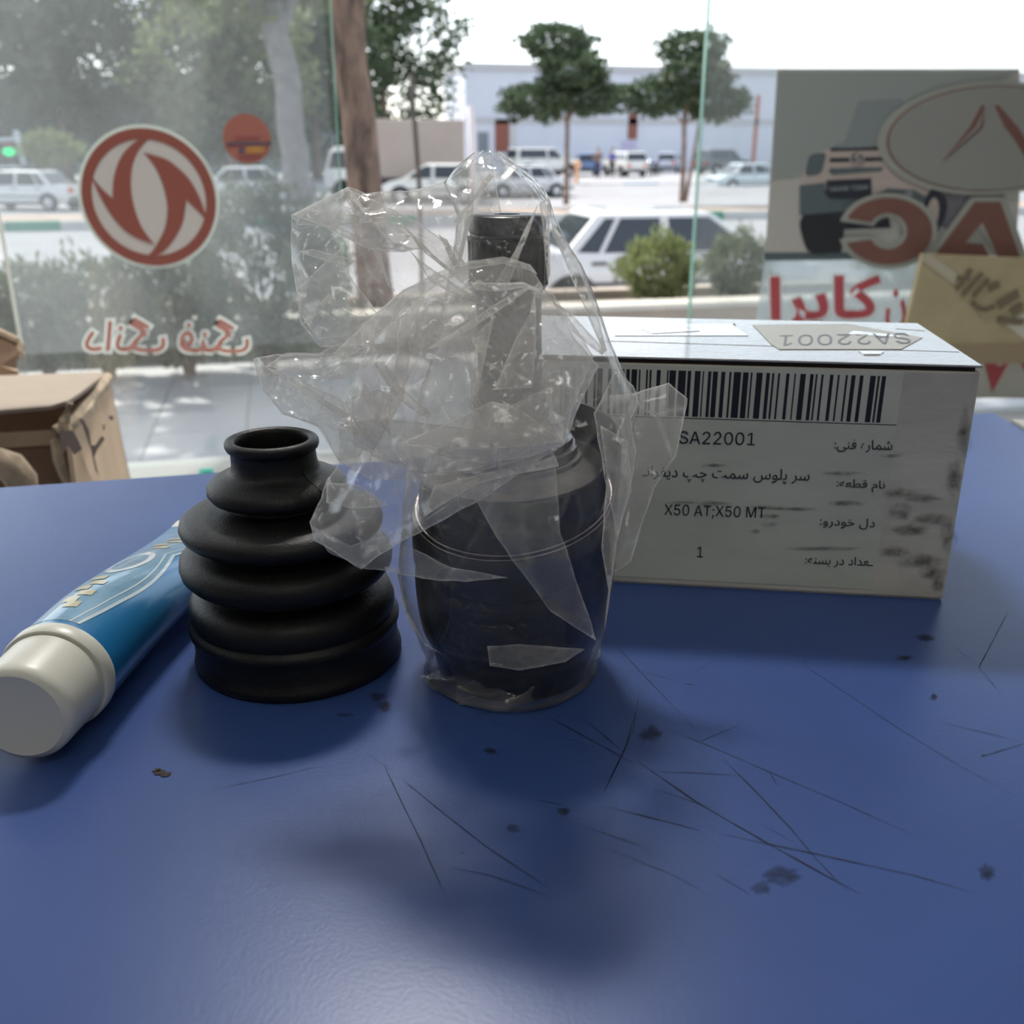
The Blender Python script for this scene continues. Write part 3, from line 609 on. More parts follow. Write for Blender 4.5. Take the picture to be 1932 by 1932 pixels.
bevel(build('front_panel', wall(0, Lx, 0, t_, .0008, z1), cartm, ct), .0008)
build('back_panel', wall(0, Lx, BD - t_, BD, .0008, z1), cartm, ct)
bevel(build('side_panel', wall(Lx - t_, Lx + .0004, t_ * .3, BD - .0003, .0008, z1), cartm, ct), .0006)
build('side_panel', wall(0, t_, t_, BD - t_, .0008, z1), cartm, ct)
build('bottom_panel', wall(.001, Lx - .001, .001, BD - .001, 0, .0012), cartm, ct)
build('lid_gap', wall(.001, Lx - .002, .0015, BD - .001, z1 - .001, BH - .0009), mat('carton_gap', (.035, .022, .015), .9), ct)
lid = bevel(build('lid', wall(-.0005, Lx + .0006, -.0006, BD + .0005, BH - .0011, BH), topm, ct), .0005)
# lid seams, tape and small stickers
seam = MB()
def topline(p, q, wd):
    a_ = onz(*p, BH + .0001); b_ = onz(*q, BH + .0001); d = (b_ - a_).normalized(); s_ = Vector((-d.y, d.x, 0)) * wd; seam.add([a_ - s_, b_ - s_, b_ + s_, a_ + s_], [(0, 1, 2, 3)])
topline((1140, 643), (1810, 664), .0005); topline((1690, 620), (1745, 624), .0006); topline((1385, 610), (1390, 632), .0006)
build('lid_seam', seam, mat('seam_brown', (.14, .12, .10), .8), ct)
def on_top(name, px, m, dz=.0002, **k): return build(name, MB().slab([onz(*p, BH) for p in px], (0, 0, dz)), m, ct, **k)
stick = mat('lid_sticker', (.44, .43, .385), .4)
on_top('lid_sticker', [(1420, 614), (1600, 612), (1740, 638), (1700, 660), (1470, 660), (1455, 650)], stick, .0004)
on_top('lid_sticker', [(1180, 612), (1380, 612), (1412, 634), (1160, 634)], mat('clear_tape', (.42, .42, .42), .15, coat=1, bump=.6, bscale=90), .0003)
pT = lambda x, y: onz(x, y, BH + .0005)
build('lid_writing', text_mb('SA22001', pT(1712, 628), pT(1472, 632), pT(1722, 648)), mat('pen_grey', (.18, .19, .20), .5), ct)
for pp in ([(1210, 622), (1290, 620), (1320, 626), (1230, 631)], [(1620, 664), (1668, 665), (1660, 670), (1630, 670)], [(1610, 626), (1690, 634), (1700, 638), (1600, 632)]):
    on_top('torn_tape', pp, mat('torn_white', (.85, .86, .88), .1, coat=1, bump=.8, bscale=200), .0006)
# label on the front
PF = XB - nB * .0003; nF = nB
def pf(x, y, off=0.0): return onpl(x, y, XB - nB * (.0003 + off), nF)
labm = mat('label_paper', (.60, .62, .53), .55, vary=.12, vscale=14, stretch=(1, 1, 2.5))
tl_, tr_, br_ = pf(1700, 705), pf(1707, 708), pf(1640, 1114)
lab_r = XL + dA * ((br_ - XL).dot(dA)); zt = pf(1500, 702).z + .0015; zb_ = pf(1640, 1112).z
u_r = (pf(1705, 705) - XL).dot(dA)
build('label', MB().slab([XL + dA * .012 - nB * .0001 + Vector((0, 0, zb_)), XL + dA * u_r - nB * .0001 + Vector((0, 0, zb_)), XL + dA * u_r - nB * .0001 + Vector((0, 0, zt)), XL + dA * .012 - nB * .0001 + Vector((0, 0, zt))], -nB * .00018), labm, ct, label='white printed paper label')
ink = mat('black_ink', (.012, .012, .018), .45)
b1 = [(200, 225), (238, 278), (292, 303), (345, 358), (370, 384), (422, 450), (497, 508), (515, 562), (580, 635), (648, 673), (700, 742), (757, 767), (797, 820), (832, 868), (893, 922), (952, 967), (985, 1037), (1052, 1092), (1108, 1120),
      (1150, 1195), (1222, 1248), (1265, 1280), (1308, 1322)]
b2 = [(15, 38), (75, 85), (118, 158), (190, 215), (230, 243), (272, 288), (335, 360), (392, 405), (450, 465), (492, 522), (553, 580), (630, 670), (685, 700), (715, 745)]
bars = [(1130 + a_ / 3.865, 1130 + b_ / 3.865) for a_, b_ in b1] + [(1480 + a_ / 3.865, 1480 + b_ / 3.865) for a_, b_ in b2]
x_ = 1178.0
while x_ > 1060: bars.append((x_ - random.uniform(3, 10), x_)); x_ -= random.uniform(9, 18)
zt2 = pf(1500, 705).z; zb2 = pf(1430, 790).z; bm_ = MB()
for a_, b_ in bars:
    ua = (pf(a_, 705) - XL).dot(dA); ub = (pf(b_, 705) - XL).dot(dA); o_ = XL - nB * .00035
    bm_.add([o_ + dA * ua + Vector((0, 0, zb2)), o_ + dA * ub + Vector((0, 0, zb2)), o_ + dA * ub + Vector((0, 0, zt2)), o_ + dA * ua + Vector((0, 0, zt2))], [(0, 1, 2, 3)])
build('barcode', bm_, ink, ct)
o_ = XL - nB * .00035; zl = pf(1600, 799).z; ul = (pf(1691, 802) - XL).dot(dA)
build('rule_line', MB().add([o_ + dA * .02 + Vector((0, 0, zl - .0002)), o_ + dA * ul + Vector((0, 0, zl - .0002)), o_ + dA * ul + Vector((0, 0, zl + .0002)), o_ + dA * .02 + Vector((0, 0, zl + .0002))], [(0, 1, 2, 3)]), ink, ct)
def front_words(s, lb, rb, lt, off=.012): build('words', text_mb(s, pf(*lb, .0003), pf(*rb, .0003), pf(*lt, .0003), off), ink, ct)
front_words('SA22001', (1281, 837), (1424, 840.5), (1282, 813), 0)
front_words('X50 AT;X50 MT', (1253, 976), (1443, 982), (1254, 951), 0)
front_words('1', (1315, 1051), (1326, 1052), (1316, 1031), 0)
front_words(persian('سر پلوس سمت چپ دیفرانـ'), (1211, 907), (1526, 916), (1212, 878), 0)
front_words(persian('شماره فنی:'), (1574, 852), (1683, 855), (1575, 828), 0)
front_words(persian('نام قطعه:'), (1578, 926), (1669, 930), (1579, 903), 0)
front_words(persian('دل خودرو:'), (1547, 995), (1650, 1000), (1548, 974), 0)
front_words(persian('ـعداد در بسته:'), (1519, 1068), (1647, 1073), (1520, 1047), 0)
smudge = film_mat('label_smudge', (.12, .11, .09), .34, .34, tint=(.95, .95, .95), rough=.6, gloss=0, noise_amt=1, nscale=230, fade=True)
sm = []
for cx, cy, rx, ry in ((1445, 958, 30, 4), (1452, 974, 20, 4), (1452, 990, 16, 4), (1425, 1003, 10, 4), (1290, 948, 30, 3), (1350, 950, 30, 4), (1590, 893, 30, 4), (1680, 860, 20, 3), (1700, 930, 28, 8), (1740, 940, 30, 8), (1760, 980, 36, 10),
                       (1720, 1000, 34, 10), (1740, 1060, 40, 12), (1760, 1080, 24, 10), (1690, 1040, 24, 10), (1600, 950, 30, 5), (1560, 1035, 60, 4), (1500, 960, 40, 3), (1770, 1100, 10, 16), (1700, 965, 20, 14), (1800, 900, 14, 30), (1820, 820, 12, 40), (1790, 1010, 14, 30), (1345, 878, 20, 3)):
    n = 16; rim = [pf(cx + 1.3 * rx * math.cos(2 * math.pi * k / n) * random.uniform(.7, 1.1), cy + 1.4 * ry * math.sin(2 * math.pi * k / n) * random.uniform(.7, 1.1), .0005) for k in range(n)]
    sm.append((sum(rim, Vector()) / n, rim))
blots('smudges', sm, smudge, ct)

# ================================================================ CV JOINT
JC = Vector((.0850, .3660, 0))
steel = mat('dark_blued_steel', (.035, .037, .048), .30, metal=.75, vary=.4, vscale=25, bump=.1, bscale=500)
black_st = mat('black_steel', (.007, .0075, .011), .28, metal=.2, vary=.4, vscale=60)
bright = mat('machined_steel', (.27, .245, .245), .24, metal=1, bump=.05, bscale=400)
jt = empty('constant_velocity_joint', tuple(JC), label='dark steel drive shaft joint standing upright inside the clear plastic bag', cat='car part')
fh = Vector((-rt.y, rt.x, 0))           # horizontal direction away from the camera
def jp(r_, z_, tc, tl, dx=0, dy=0):      # ring with tilt towards the camera (tc) and to the left (tl)
    # z rises with distance (tc) and to the right (tl)
    tx = tc * fh.x + tl * rt.x; ty = tc * fh.y + tl * rt.y
    return (r_, z_, rt.x * dx + fh.x * dy, rt.y * dx + fh.y * dy, tx, ty)
def tz(k): return (.24 * k, .10 * k)
bell = [jp(.0300, 0, 0, 0), jp(.0318, .0006, 0, 0), jp(.0326, .003, 0, 0), jp(.0340, .010, 0, 0), jp(.0345, .013, .01, .005), jp(.0362, .016, .02, .01), jp(.0385, .022, .04, .02), jp(.0398, .030, .06, .03), jp(.0405, .038, .09, .045),
        jp(.0408, .046, .13, .06), jp(.0404, .052, .17, .07), jp(.0398, .0535, .17, .07), jp(.0398, .0555, .18, .07), jp(.0412, .057, .19, .075), jp(.0414, .067, .22, .09), jp(.0414, .0740, .24, .10), jp(.0408, .0752, .24, .10),
        jp(.0398, .0752, .24, .10), jp(.0395, .0740, .24, .10), jp(.0388, .0740, .24, .10)]
build('outer_housing', MB().lathe(bell, 96, JC), steel, jt, smooth=True, auto=32)
for zz, rr2 in ((.0757, .0404), (.0772, .0398)):
    rg = [jp(rr2, zz - .0003, .24, .10), jp(rr2 + .0006, zz, .24, .10), jp(rr2, zz + .0004, .24, .10), jp(rr2 - .0008, zz, .24, .10)]
    build('retaining_ring', MB().lathe(rg, 96, JC), bright, jt, smooth=True)
dome = [jp(.0386, .0742, .22, .09), jp(.0384, .0770, .20, .08), jp(.0380, .0830, .15, .06), jp(.0370, .0885, .10, .05), jp(.0360, .0905, .09, .04)]
build('inner_cover', MB().lathe(dome, 96, JC), black_st, jt, smooth=True)
cone = [jp(.0360, .0904, .09, .04), jp(.0350, .0912, .09, .04), jp(.0285, .0935, .06, .03), jp(.0275, .0938, .05, .03), jp(.0272, .0955, .05, .03), jp(.0262, .0962, .05, .02), jp(.0258, .0962, .05, .02), jp(.0254, .0990, .04, .02), jp(.0245, .0998, .04, .02),
        jp(.0238, .0998, .04, .02), jp(.0234, .1025, .03, .01), jp(.0222, .1034, .03, .01), jp(.0214, .1034, .03, .01), jp(.0205, .1070, .02, 0), jp(.0180, .1100, .01, 0), jp(.0165, .1110, 0, 0)]
build('stepped_collar', MB().lathe(cone, 96, JC), bright, jt, smooth=True, auto=35)
SX = -.0008; top_dx = -.0022
def sh(r_, z_): k = (z_ - .105) / .08; return jp(r_, z_, 0, 0, SX + (top_dx - SX) * k, 0)
shaft = [sh(.0168, .104), sh(.0150, .112), sh(.0140, .118), sh(.0125, .124), sh(.0122, .150), sh(.0125, .158), sh(.0140, .160), sh(.0143, .1605), sh(.0143, .1775), sh(.0124, .178), sh(.0124, .1795), sh(.0142, .180), sh(.0142, .1845), sh(.0136, .1858), sh(.0126, .1863), sh(.0050, .1863), sh(.0046, .1850), sh(.0030, .1835)]
build('shaft', MB().lathe(shaft, 72, JC), black_st, jt, smooth=True, auto=35)
sp = MB()
for k in range(28):
    a_ = 2 * math.pi * k / 28; ca, sa = math.cos(a_), math.sin(a_); cx = JC + rt * (SX + (top_dx - SX) * .85)
    tn = Vector((-sa, ca, 0)); nr = Vector((ca, sa, 0))
    b_ = [cx + nr * .0140 + tn * .0009, cx + nr * .0149 + tn * .0005, cx + nr * .0149 - tn * .0005, cx + nr * .0140 - tn * .0009]
    dlow = rt * (-.0012)
    sp.add([p + Vector((0, 0, .1612)) - rt * (top_dx - SX) * .15 for p in b_] + [p + Vector((0, 0, .1772)) for p in b_], [(0, 1, 5, 4), (1, 2, 6, 5), (2, 3, 7, 6), (4, 5, 6, 7), (3, 2, 1, 0)])
build('splines', sp, black_st, jt, kind='stuff')
rg = [sh(.0128, .1780), sh(.0139, .1782), sh(.0139, .1796), sh(.0128, .1798)]
build('snap_ring', MB().lathe(rg, 60, JC), black_st, jt, smooth=True)
for sg in (-1, 1):
    q = JC + rt * (-.0021 + sg * .0138) + Vector((0, 0, .1789)) - fh * .002
    build('ring_lug', MB().slab([q - rt * .0011 - fh * .0015, q + rt * .0011 - fh * .0015, q + rt * .0011 + fh * .0015, q - rt * .0011 + fh * .0015], (0, 0, -.0020)), mat('bright_ring', (.75, .72, .70), .3), jt, label='bright end of the snap ring')
band = [jp(.0417, .0700, .24, .10), jp(.0424, .0702, .24, .10), jp(.0424, .0756, .24, .10), jp(.0417, .0757, .24, .10)]
# upright dark shield at the right rear with two silver latch tabs
v = []; f = []; n_ = 26
for i in range(n_):
    a_ = R(-18 + 88 * i / (n_ - 1)); d = rt * math.cos(a_) + fh * math.sin(a_); hgt = .0245 * min(1, .35 + i / 5) * (1 if i < n_ - 5 else (n_ - 1 - i) / 5 + .15)
    zb0 = .0735 + .0405 * (math.sin(a_) * .24 + math.cos(a_) * .10)
    for rr2, z_ in ((.0416, zb0), (.0428, zb0), (.0428, zb0 + hgt), (.0416, zb0 + hgt)): v.append(JC + d * rr2 + Vector((0, 0, z_)))
for i in range(n_ - 1):
    for k in range(4): f.append((i * 4 + k, i * 4 + (k + 1) % 4, (i + 1) * 4 + (k + 1) % 4, (i + 1) * 4 + k))
f += [(0, 1, 2, 3), ((n_ - 1) * 4, (n_ - 1) * 4 + 1, (n_ - 1) * 4 + 2, (n_ - 1) * 4 + 3)]
build('clamp_band', MB().add(v, f), black_st, jt)
tabm = mat('latch_steel', (.62, .60, .58), .25, metal=.9)
for zc_, hh in ((.0965, .0016), (.0885, .0028)):
    q = JC + rt * .0415 + Vector((0, 0, zc_)) - fh * .002
    build('latch_tab', MB().slab([q - fh * .003, q - fh * .003 + rt * .0035, q + fh * .003 + rt * .0035, q + fh * .003], (0, 0, -hh)), tabm, jt)

# ================================================================ PLASTIC BAG
bagm = film_mat('clear_plastic_film', (.93, .91, .87), .07, .45, tint=(.985, .985, .98), rough=.09, bump=.5, bscale=60, gloss=1, noise_amt=.35, nscale=60, crinkle=5, crease=.07, fmin=.6)
bagm2 = film_mat('folded_plastic_film', (.96, .93, .88), .15, .55, tint=(.985, .985, .98), rough=.09, bump=.5, bscale=60, gloss=1, noise_amt=.3, nscale=50, crinkle=5, crease=.13, fmin=.55)
def hsh(i, j, s_): return ((math.sin(i * 127.1 + j * 311.7 + s_ * 74.7) * 43758.5453) % 1.0) * 2 - 1
def facet(x, y, size, seed):
    """folded-sheet relief: random heights on a warped triangular grid, flat between the creases"""
    wx = x + .45 * size * noise.noise((x / size * .8, y / size * .8, seed)); wy = y + .45 * size * noise.noise((x / size * .8, y / size * .8, seed + 31.0))
    c, s_ = math.cos(seed * 1.3), math.sin(seed * 1.3); X = (wx * c - wy * s_) / size; Y = (wx * s_ + wy * c) / size
    sk = (X + Y) * .366; i = math.floor(X + sk); j = math.floor(Y + sk); u_ = X + sk - i; v_ = Y + sk - j
    h00 = hsh(i, j, seed); h11 = hsh(i + 1, j + 1, seed)
    if u_ > v_: h10 = hsh(i + 1, j, seed); return h00 + (h10 - h00) * u_ + (h11 - h10) * v_
    h01 = hsh(i, j + 1, seed); return h00 + (h01 - h00) * v_ + (h11 - h01) * u_
def crumple(x, y, seed): return .62 * facet(x, y, 110, seed) + .30 * facet(x, y, 48, seed + 3) + .07 * facet(x, y, 24, seed + 7)
def seg_dist(px, py, P):
    best = 1e9
    for (ax, ay), (bx, by) in zip(P, P[1:] + P[:1]):
        dx, dy = bx - ax, by - ay; t = max(0, min(1, ((px - ax) * dx + (py - ay) * dy) / (dx * dx + dy * dy + 1e-9)))
        best = min(best, (px - ax - t * dx) ** 2 + (py - ay - t * dy) ** 2)
    return math.sqrt(best)
def inside(x, y, P):
    r_ = False
    for (ax, ay), (bx, by) in zip(P, P[1:] + P[:1]):
        if (ay > y) != (by > y) and x < (bx - ax) * (y - ay) / (by - ay) + ax: r_ = not r_
    return r_
bag = MB(); bagrim = []; bagmi = []
DJ = .385
def lobe(key, thick, seed, amp=.006, step=6, wav=2, layers=2, mi=1):
    """a flattened, crumpled fold of film: two walls that meet along the outline. key: (x, y, depth)"""
    out = []
    K = [np.array(k_, float) for k_ in key]
    for a_, b_ in zip(K, K[1:] + K[:1]):
        n = max(1, int(np.hypot(*(b_ - a_)[:2]) / step))
        nx, ny = -(b_ - a_)[1], (b_ - a_)[0]; l_ = math.hypot(nx, ny) + 1e-6
        for k in range(n):
            p = a_ + (b_ - a_) * k / n; j = wav * facet(p[0], p[1], 46, seed + 5) * min(1, 3 * min(k, n - k) / n)
            out.append((p[0] + nx / l_ * j, p[1] + ny / l_ * j, p[2]))
    P = [(p[0], p[1]) for p in out]; xs = [p[0] for p in P]; ys = [p[1] for p in P]
    KX = np.array([[k_[0], k_[1]] for k_ in K]); KD = np.array([k_[2] for k_ in K])
    pts = list(P); rnd = random.Random(seed * 13)
    y = min(ys); row = 0
    while y < max(ys):
        x = min(xs) + (row % 2) * step / 2
        while x < max(xs):
            q = (x + rnd.uniform(-1, 1), y + rnd.uniform(-1, 1))
            if inside(q[0], q[1], P) and seg_dist(q[0], q[1], P) > step * .5: pts.append(q)
            x += step
        y += step * .87; row += 1
    nb = len(P)
    vo, ed, fa, *_ = delaunay_2d_cdt([Vector(p) for p in pts], [(i, (i + 1) % nb) for i in range(nb)], [], 1, 1e-4)
    V = [[], []]
    for p in vo:
        x, y = p.x, p.y; d_ = seg_dist(x, y, P); w_ = 1 / (np.hypot(KX[:, 0] - x, KX[:, 1] - y) + 12) ** 2; D = float((w_ * KD).sum() / w_.sum())
        open_ = thick * min(1, d_ / 45); e = min(1, .25 + d_ / 30)
        for L_ in range(layers):
            c = crumple(x, y, seed + L_ * 1.7) * amp * e; V[L_].append(at(x, y, D + c + (open_ if L_ else -open_)))
    rims = [1.0 if seg_dist(p.x, p.y, P) < .8 else 0.0 for p in vo]
    for L_ in range(layers):
        while len(bagrim) < len(bag.v): bagrim.append(0.0)
        while len(bagmi) < len(bag.f): bagmi.append(0)
        bag.add(V[L_], [tuple(f_) for f_ in fa]); bagrim.extend(rims); bagmi.extend([mi] * len(fa))
# body: a closed sleeve round the joint, gathered to a point above the shaft
rowsB = [(287, 893, 942, .004), (300, 876, 962, .010), (318, 858, 985, .016), (345, 838, 1020, .022), (372, 850, 1036, .026), (405, 862, 1046, .027), (450, 858, 1068, .028), (500, 850, 1098, .028), (560, 838, 1121, .030), (620, 826, 1143, .033),
         (680, 812, 1166, .037), (730, 795, 1190, .041), (775, 785, 1198, .045), (820, 778, 1192, .048), (870, 770, 1188, .050), (930, 762, 1176, .051), (1000, 758, 1164, .0505), (1070, 752, 1158, .049), (1130, 764, 1149, .047), (1180, 785, 1141, .0445)]
NB = 132; brow = []
C0 = JC.copy()
def zat(py):
    lo, hi = -.05, .30
    for _ in range(40):
        m_ = (lo + hi) / 2; q = Vector((C0.x, C0.y, m_)) - CP; yy_ = 966 - F * q.dot(up) / q.dot(fw)
        if yy_ > py: lo = m_
        else: hi = m_
    return lo
fine = []
for (a_, b_) in zip(rowsB, rowsB[1:]):
    n = max(1, int((b_[0] - a_[0]) / 7))
    for k in range(n): fine.append([a_[i] + (b_[i] - a_[i]) * k / n for i in range(4)])
fine.append(list(rowsB[-1]))
for (py, xl, xr, dd) in fine:
    z_ = zat(py); q = Vector((C0.x, C0.y, z_)) - CP; dep = q.dot(fw); xl2 = (xl - 966) / F * dep; xr2 = (xr - 966) / F * dep
    ax = C0.dot(rt) if False else (Vector((C0.x, C0.y, 0))).dot(rt)
    brow.append((z_, (xl2 + xr2) / 2 - ax, (xr2 - xl2) / 2, dd))
zl_ = brow[-1][0]; cl, hl = brow[-1][1], brow[-1][2]
for z_, s_, dd in ((zl_ * .8, .98, .0425), (zl_ * .6, .94, .041), (zl_ * .4, .90, .0400), (zl_ * .22, .87, .0395), (zl_ * .1, .90, .0400), (.0012, .93, .0400), (.0003, .80, .0340)): brow.append((z_, cl, hl * s_, dd))
vs = []; seedb = 3
for ri, (z_, cx, hw, dd) in enumerate(brow):
    for k in range(NB):
        t = 2 * math.pi * k / NB; c, s_ = math.cos(t), math.sin(t)
        uu = k * 5.0; vv_ = z_ * 4300
        body = 1 if z_ > .108 else (.45 if z_ > .012 else .12)
        amp = .0075 * body * min(1, dd / .02)
        cr_ = crumple(uu if k < NB / 2 else (NB - k) * 5.0 + 900 * 0, vv_, seedb + (0 if k < NB / 2 else 9)) * min(1, 6 * min(k % (NB // 2), NB // 2 - k % (NB // 2)) / (NB / 2))
        cr2 = abs(facet(uu * .6, vv_ * .25, 40, seedb)) * .4
        r_ = 1 + 0 * cr2
        x_ = c * (hw) + c * cr_ * amp * .25; y_ = s_ * (dd * r_ + cr_ * amp)
        zz = max(.0003, z_ + (.0 if z_ < .004 else crumple(uu + 300, vv_, 5) * .0015))
        vs.append(JC + rt * (cx + x_) + fh * y_ + Vector((0, 0, zz)))
nr_ = len(brow)
bag.add(vs, [(j * NB + k, j * NB + (k + 1) % NB, (j + 1) * NB + (k + 1) % NB, (j + 1) * NB + k) for j in range(nr_ - 1) for k in range(NB)])
n_body = len(bag.f)
lobe([(925, 292, .352), (830, 345, .356), (770, 360, .36), (690, 365, .365), (656, 352, .37), (550, 406, .375), (549, 470, .375), (556, 530, .375), (567, 610, .375), (605, 655, .378), (700, 650, .38), (800, 640, .385), (890, 600, .385), (960, 480, .372)], .010, 1, .013)
lobe([(656, 356, .360), (548, 407, .366), (562, 424, .366), (610, 427, .362), (640, 445, .36), (700, 471, .356), (760, 476, .352), (800, 470, .35), (900, 560, .345), (950, 600, .345), (860, 470, .35), (790, 420, .355), (720, 385, .358)], .004, 2, .004)
lobe([(560, 545, .362), (640, 470, .362), (660, 520, .36), (690, 560, .36), (720, 600, .36), (700, 625, .36), (600, 640, .362), (572, 600, .362)], .003, 12, .004)
lobe([(477, 677, .360), (520, 668, .362), (600, 669, .362), (650, 640, .362), (700, 597, .355), (760, 547, .345), (830, 522, .338), (890, 494, .332), (945, 488, .330), (1000, 500, .330), (1040, 560, .330), (1085, 640, .332), (1130, 690, .335),
      (1100, 750, .328), (1066, 836, .325), (1000, 862, .325), (900, 890, .325), (800, 905, .33), (700, 905, .34), (640, 872, .345), (605, 806, .35), (532, 782, .355), (492, 732, .358)], .007, 3, .010)
lobe([(650, 760, .34), (700, 640, .338), (790, 565, .332), (895, 536, .326), (990, 534, .322), (1042, 552, .322), (1080, 610, .325), (1120, 672, .328), (1085, 760, .320), (1062, 840, .316), (990, 850, .316), (900, 885, .318), (800, 895, .325), (700, 860, .335)], .005, 4, .007)
lobe([(935, 780, .312), (1038, 730, .312), (1046, 800, .312), (1068, 834, .314), (1000, 862, .315), (900, 872, .316), (820, 858, .318)], .002, 5, .003)
lobe([(640, 872, .345), (616, 906, .342), (606, 940, .34), (584, 985, .338), (592, 1020, .338), (640, 1048, .338), (682, 1074, .338), (712, 1050, .337), (760, 1020, .334), (830, 985, .330), (920, 935, .322), (1000, 880, .318), (1066, 838, .316), (960, 815, .318), (820, 800, .326), (720, 790, .336), (640, 800, .345)], .006, 6, .009)
lobe([(886, 923, .330), (924, 895, .328), (1045, 852, .326), (1057, 1007, .328), (1073, 1050, .330), (1116, 1175, .342), (1125, 1209, .346), (1038, 1153, .342), (964, 1054, .336), (936, 1013, .333)], .0015, 7, .003, mi=0)
lobe([(585, 990, .340), (660, 1030, .338), (720, 1012, .336), (790, 1040, .336), (850, 1070, .338), (960, 1090, .34), (880, 1098, .342), (800, 1092, .342), (740, 1080, .342), (690, 1074, .342), (620, 1042, .34)], .003, 8, .004, mi=0)
lobe([(480, 680, .355), (560, 720, .352), (640, 770, .348), (700, 800, .345), (680, 860, .345), (640, 872, .345), (600, 806, .35), (535, 782, .354), (495, 735, .357)], .005, 9, .008)
lobe([(1150, 745, .405), (1196, 742, .405), (1262, 722, .405), (1297, 752, .405), (1290, 792, .405), (1276, 860, .405), (1235, 920, .405), (1212, 985, .405), (1190, 1060, .408), (1160, 1080, .408), (1150, 900, .405)], .003, 10, .003)
lobe([(1160, 700, .365), (1195, 728, .362), (1206, 760, .362), (1190, 790, .364), (1200, 850, .366), (1185, 940, .37), (1165, 1020, .372), (1140, 900, .37), (1120, 780, .366)], .004, 13, .006)
# long folds where the film is doubled over
r7 = lambda P: [(500 + x / 2.76, 300 + y / 2.76) for x, y in P]; r8 = lambda P: [(700 + x / 3.22, 740 + y / 3.22) for x, y in P]
FOLDS = [(r7([(435, 145), (135, 290), (320, 350), (640, 322), (760, 400), (690, 470), (600, 380), (520, 260)]), .356), (r7([(320, 350), (400, 402), (560, 462), (720, 482), (775, 465), (700, 440), (600, 432), (480, 402), (390, 352)]), .354),
         (r7([(600, 240), (700, 330), (820, 480), (960, 590), (1010, 610), (880, 500), (760, 380), (650, 280)]), .352), (r7([(750, 470), (860, 640), (1010, 720), (1200, 782), (1050, 690), (930, 610), (800, 520)]), .3485),
         (r7([(900, 390), (950, 420), (1020, 580), (990, 572)]), .350), (r7([(1050, 100), (1092, 110), (1085, 290), (1012, 560), (998, 540), (1048, 300)]), .336), (r7([(1170, 70), (1192, 90), (1100, 205), (1000, 332), (978, 330), (1080, 200)]), .335),
         (r7([(1424, 228), (1402, 300), (1312, 540), (1270, 650), (1190, 662), (1300, 480)]), .330), (r7([(1500, 740), (1600, 810), (1775, 1000), (1755, 1022), (1600, 900)]), .322), (r7([(1405, 700), (1382, 800), (1300, 950), (1200, 1190), (1180, 1202), (1392, 1190), (1412, 900)]), .3135),
         (r7([(370, 1000), (560, 820), (720, 680), (900, 590), (1060, 532), (1240, 508), (1380, 550), (1420, 602), (1380, 578), (1240, 545), (1060, 575), (900, 655), (720, 780), (560, 960), (400, 1050)]), .328),
         (r7([(0, 1080), (110, 1010), (250, 1012), (420, 1012), (640, 996), (560, 1062), (430, 1142), (320, 1140), (160, 1100)]), .349), (r7([(0, 1080), (150, 1200), (330, 1300), (450, 1382), (400, 1250), (200, 1152)]), .3485), (r7([(470, 1110), (560, 1230), (632, 1320), (660, 1452), (560, 1330), (480, 1200)]), .340),
         (r7([(450, 1232), (600, 1200), (662, 1240), (640, 1400), (560, 1530), (480, 1500), (440, 1400)]), .338), (r7([(880, 1700), (1130, 1640), (1400, 1590), (1510, 1542), (1530, 1600), (1300, 1642), (1100, 1692), (940, 1790), (830, 1862)]), .3195),
         (r7([(320, 1680), (500, 1702), (640, 1802), (480, 1822), (320, 1790)]), .332), (r7([(1428, 232), (1482, 190), (1486, 600), (1470, 642), (1450, 400)]), .333), (r7([(1490, 330), (1620, 502), (1700, 700), (1782, 1000), (1760, 1002), (1640, 722), (1540, 480)]), .345),
         (r7([(700, 1480), (900, 1400), (1180, 1262), (1320, 1300), (1560, 1472), (1300, 1500), (1000, 1512)]), .312), (r7([(1060, 640), (1250, 648), (1340, 640), (1420, 672), (1440, 700), (1330, 668), (1200, 690), (1100, 680)]), .317), (r7([(840, 990), (1060, 850), (1300, 690), (1400, 660), (1300, 730), (1080, 880), (900, 980)]), .3165),
         (r7([(690, 830), (740, 800), (760, 1000), (720, 1250), (640, 1400), (650, 1200), (690, 1000)]), .327), (r7([(560, 1060), (620, 1050), (700, 1180), (860, 1320), (820, 1340), (680, 1240)]), .3375), (r7([(1110, 900), (1190, 830), (1100, 1260), (1060, 1300), (1080, 1100)]), .3155),
         (r8([(705, 1542), (900, 1530), (1300, 1560), (1180, 1640), (900, 1692), (720, 1662)]), .350), (r8([(80, 1060), (170, 1070), (220, 1330), (320, 1520), (432, 1592), (330, 1542), (240, 1420)]), .372),
         (r8([(1392, 200), (1432, 500), (1400, 950), (1442, 1200), (1420, 1442), (1470, 1100), (1500, 850), (1582, 600), (1560, 300)]), .362), (r8([(20, 900), (250, 830), (600, 590), (380, 750), (180, 860)]), .318), 
         (r7([(170, 480), (250, 470), (480, 530), (430, 560), (250, 510)]), .358), (r7([(560, 470), (600, 480), (650, 660), (690, 700), (640, 660), (600, 560)]), .352), (r7([(190, 860), (330, 700), (345, 720), (240, 850)]), .357)]
for k_, (P_, d_) in enumerate(FOLDS): lobe([(x, y, d_ + .006 * (y > 1000)) for x, y in P_], .0009, 40 + k_, .0022, step=8, wav=1.2, mi=0 if P_[0][1] > 985 else 1)
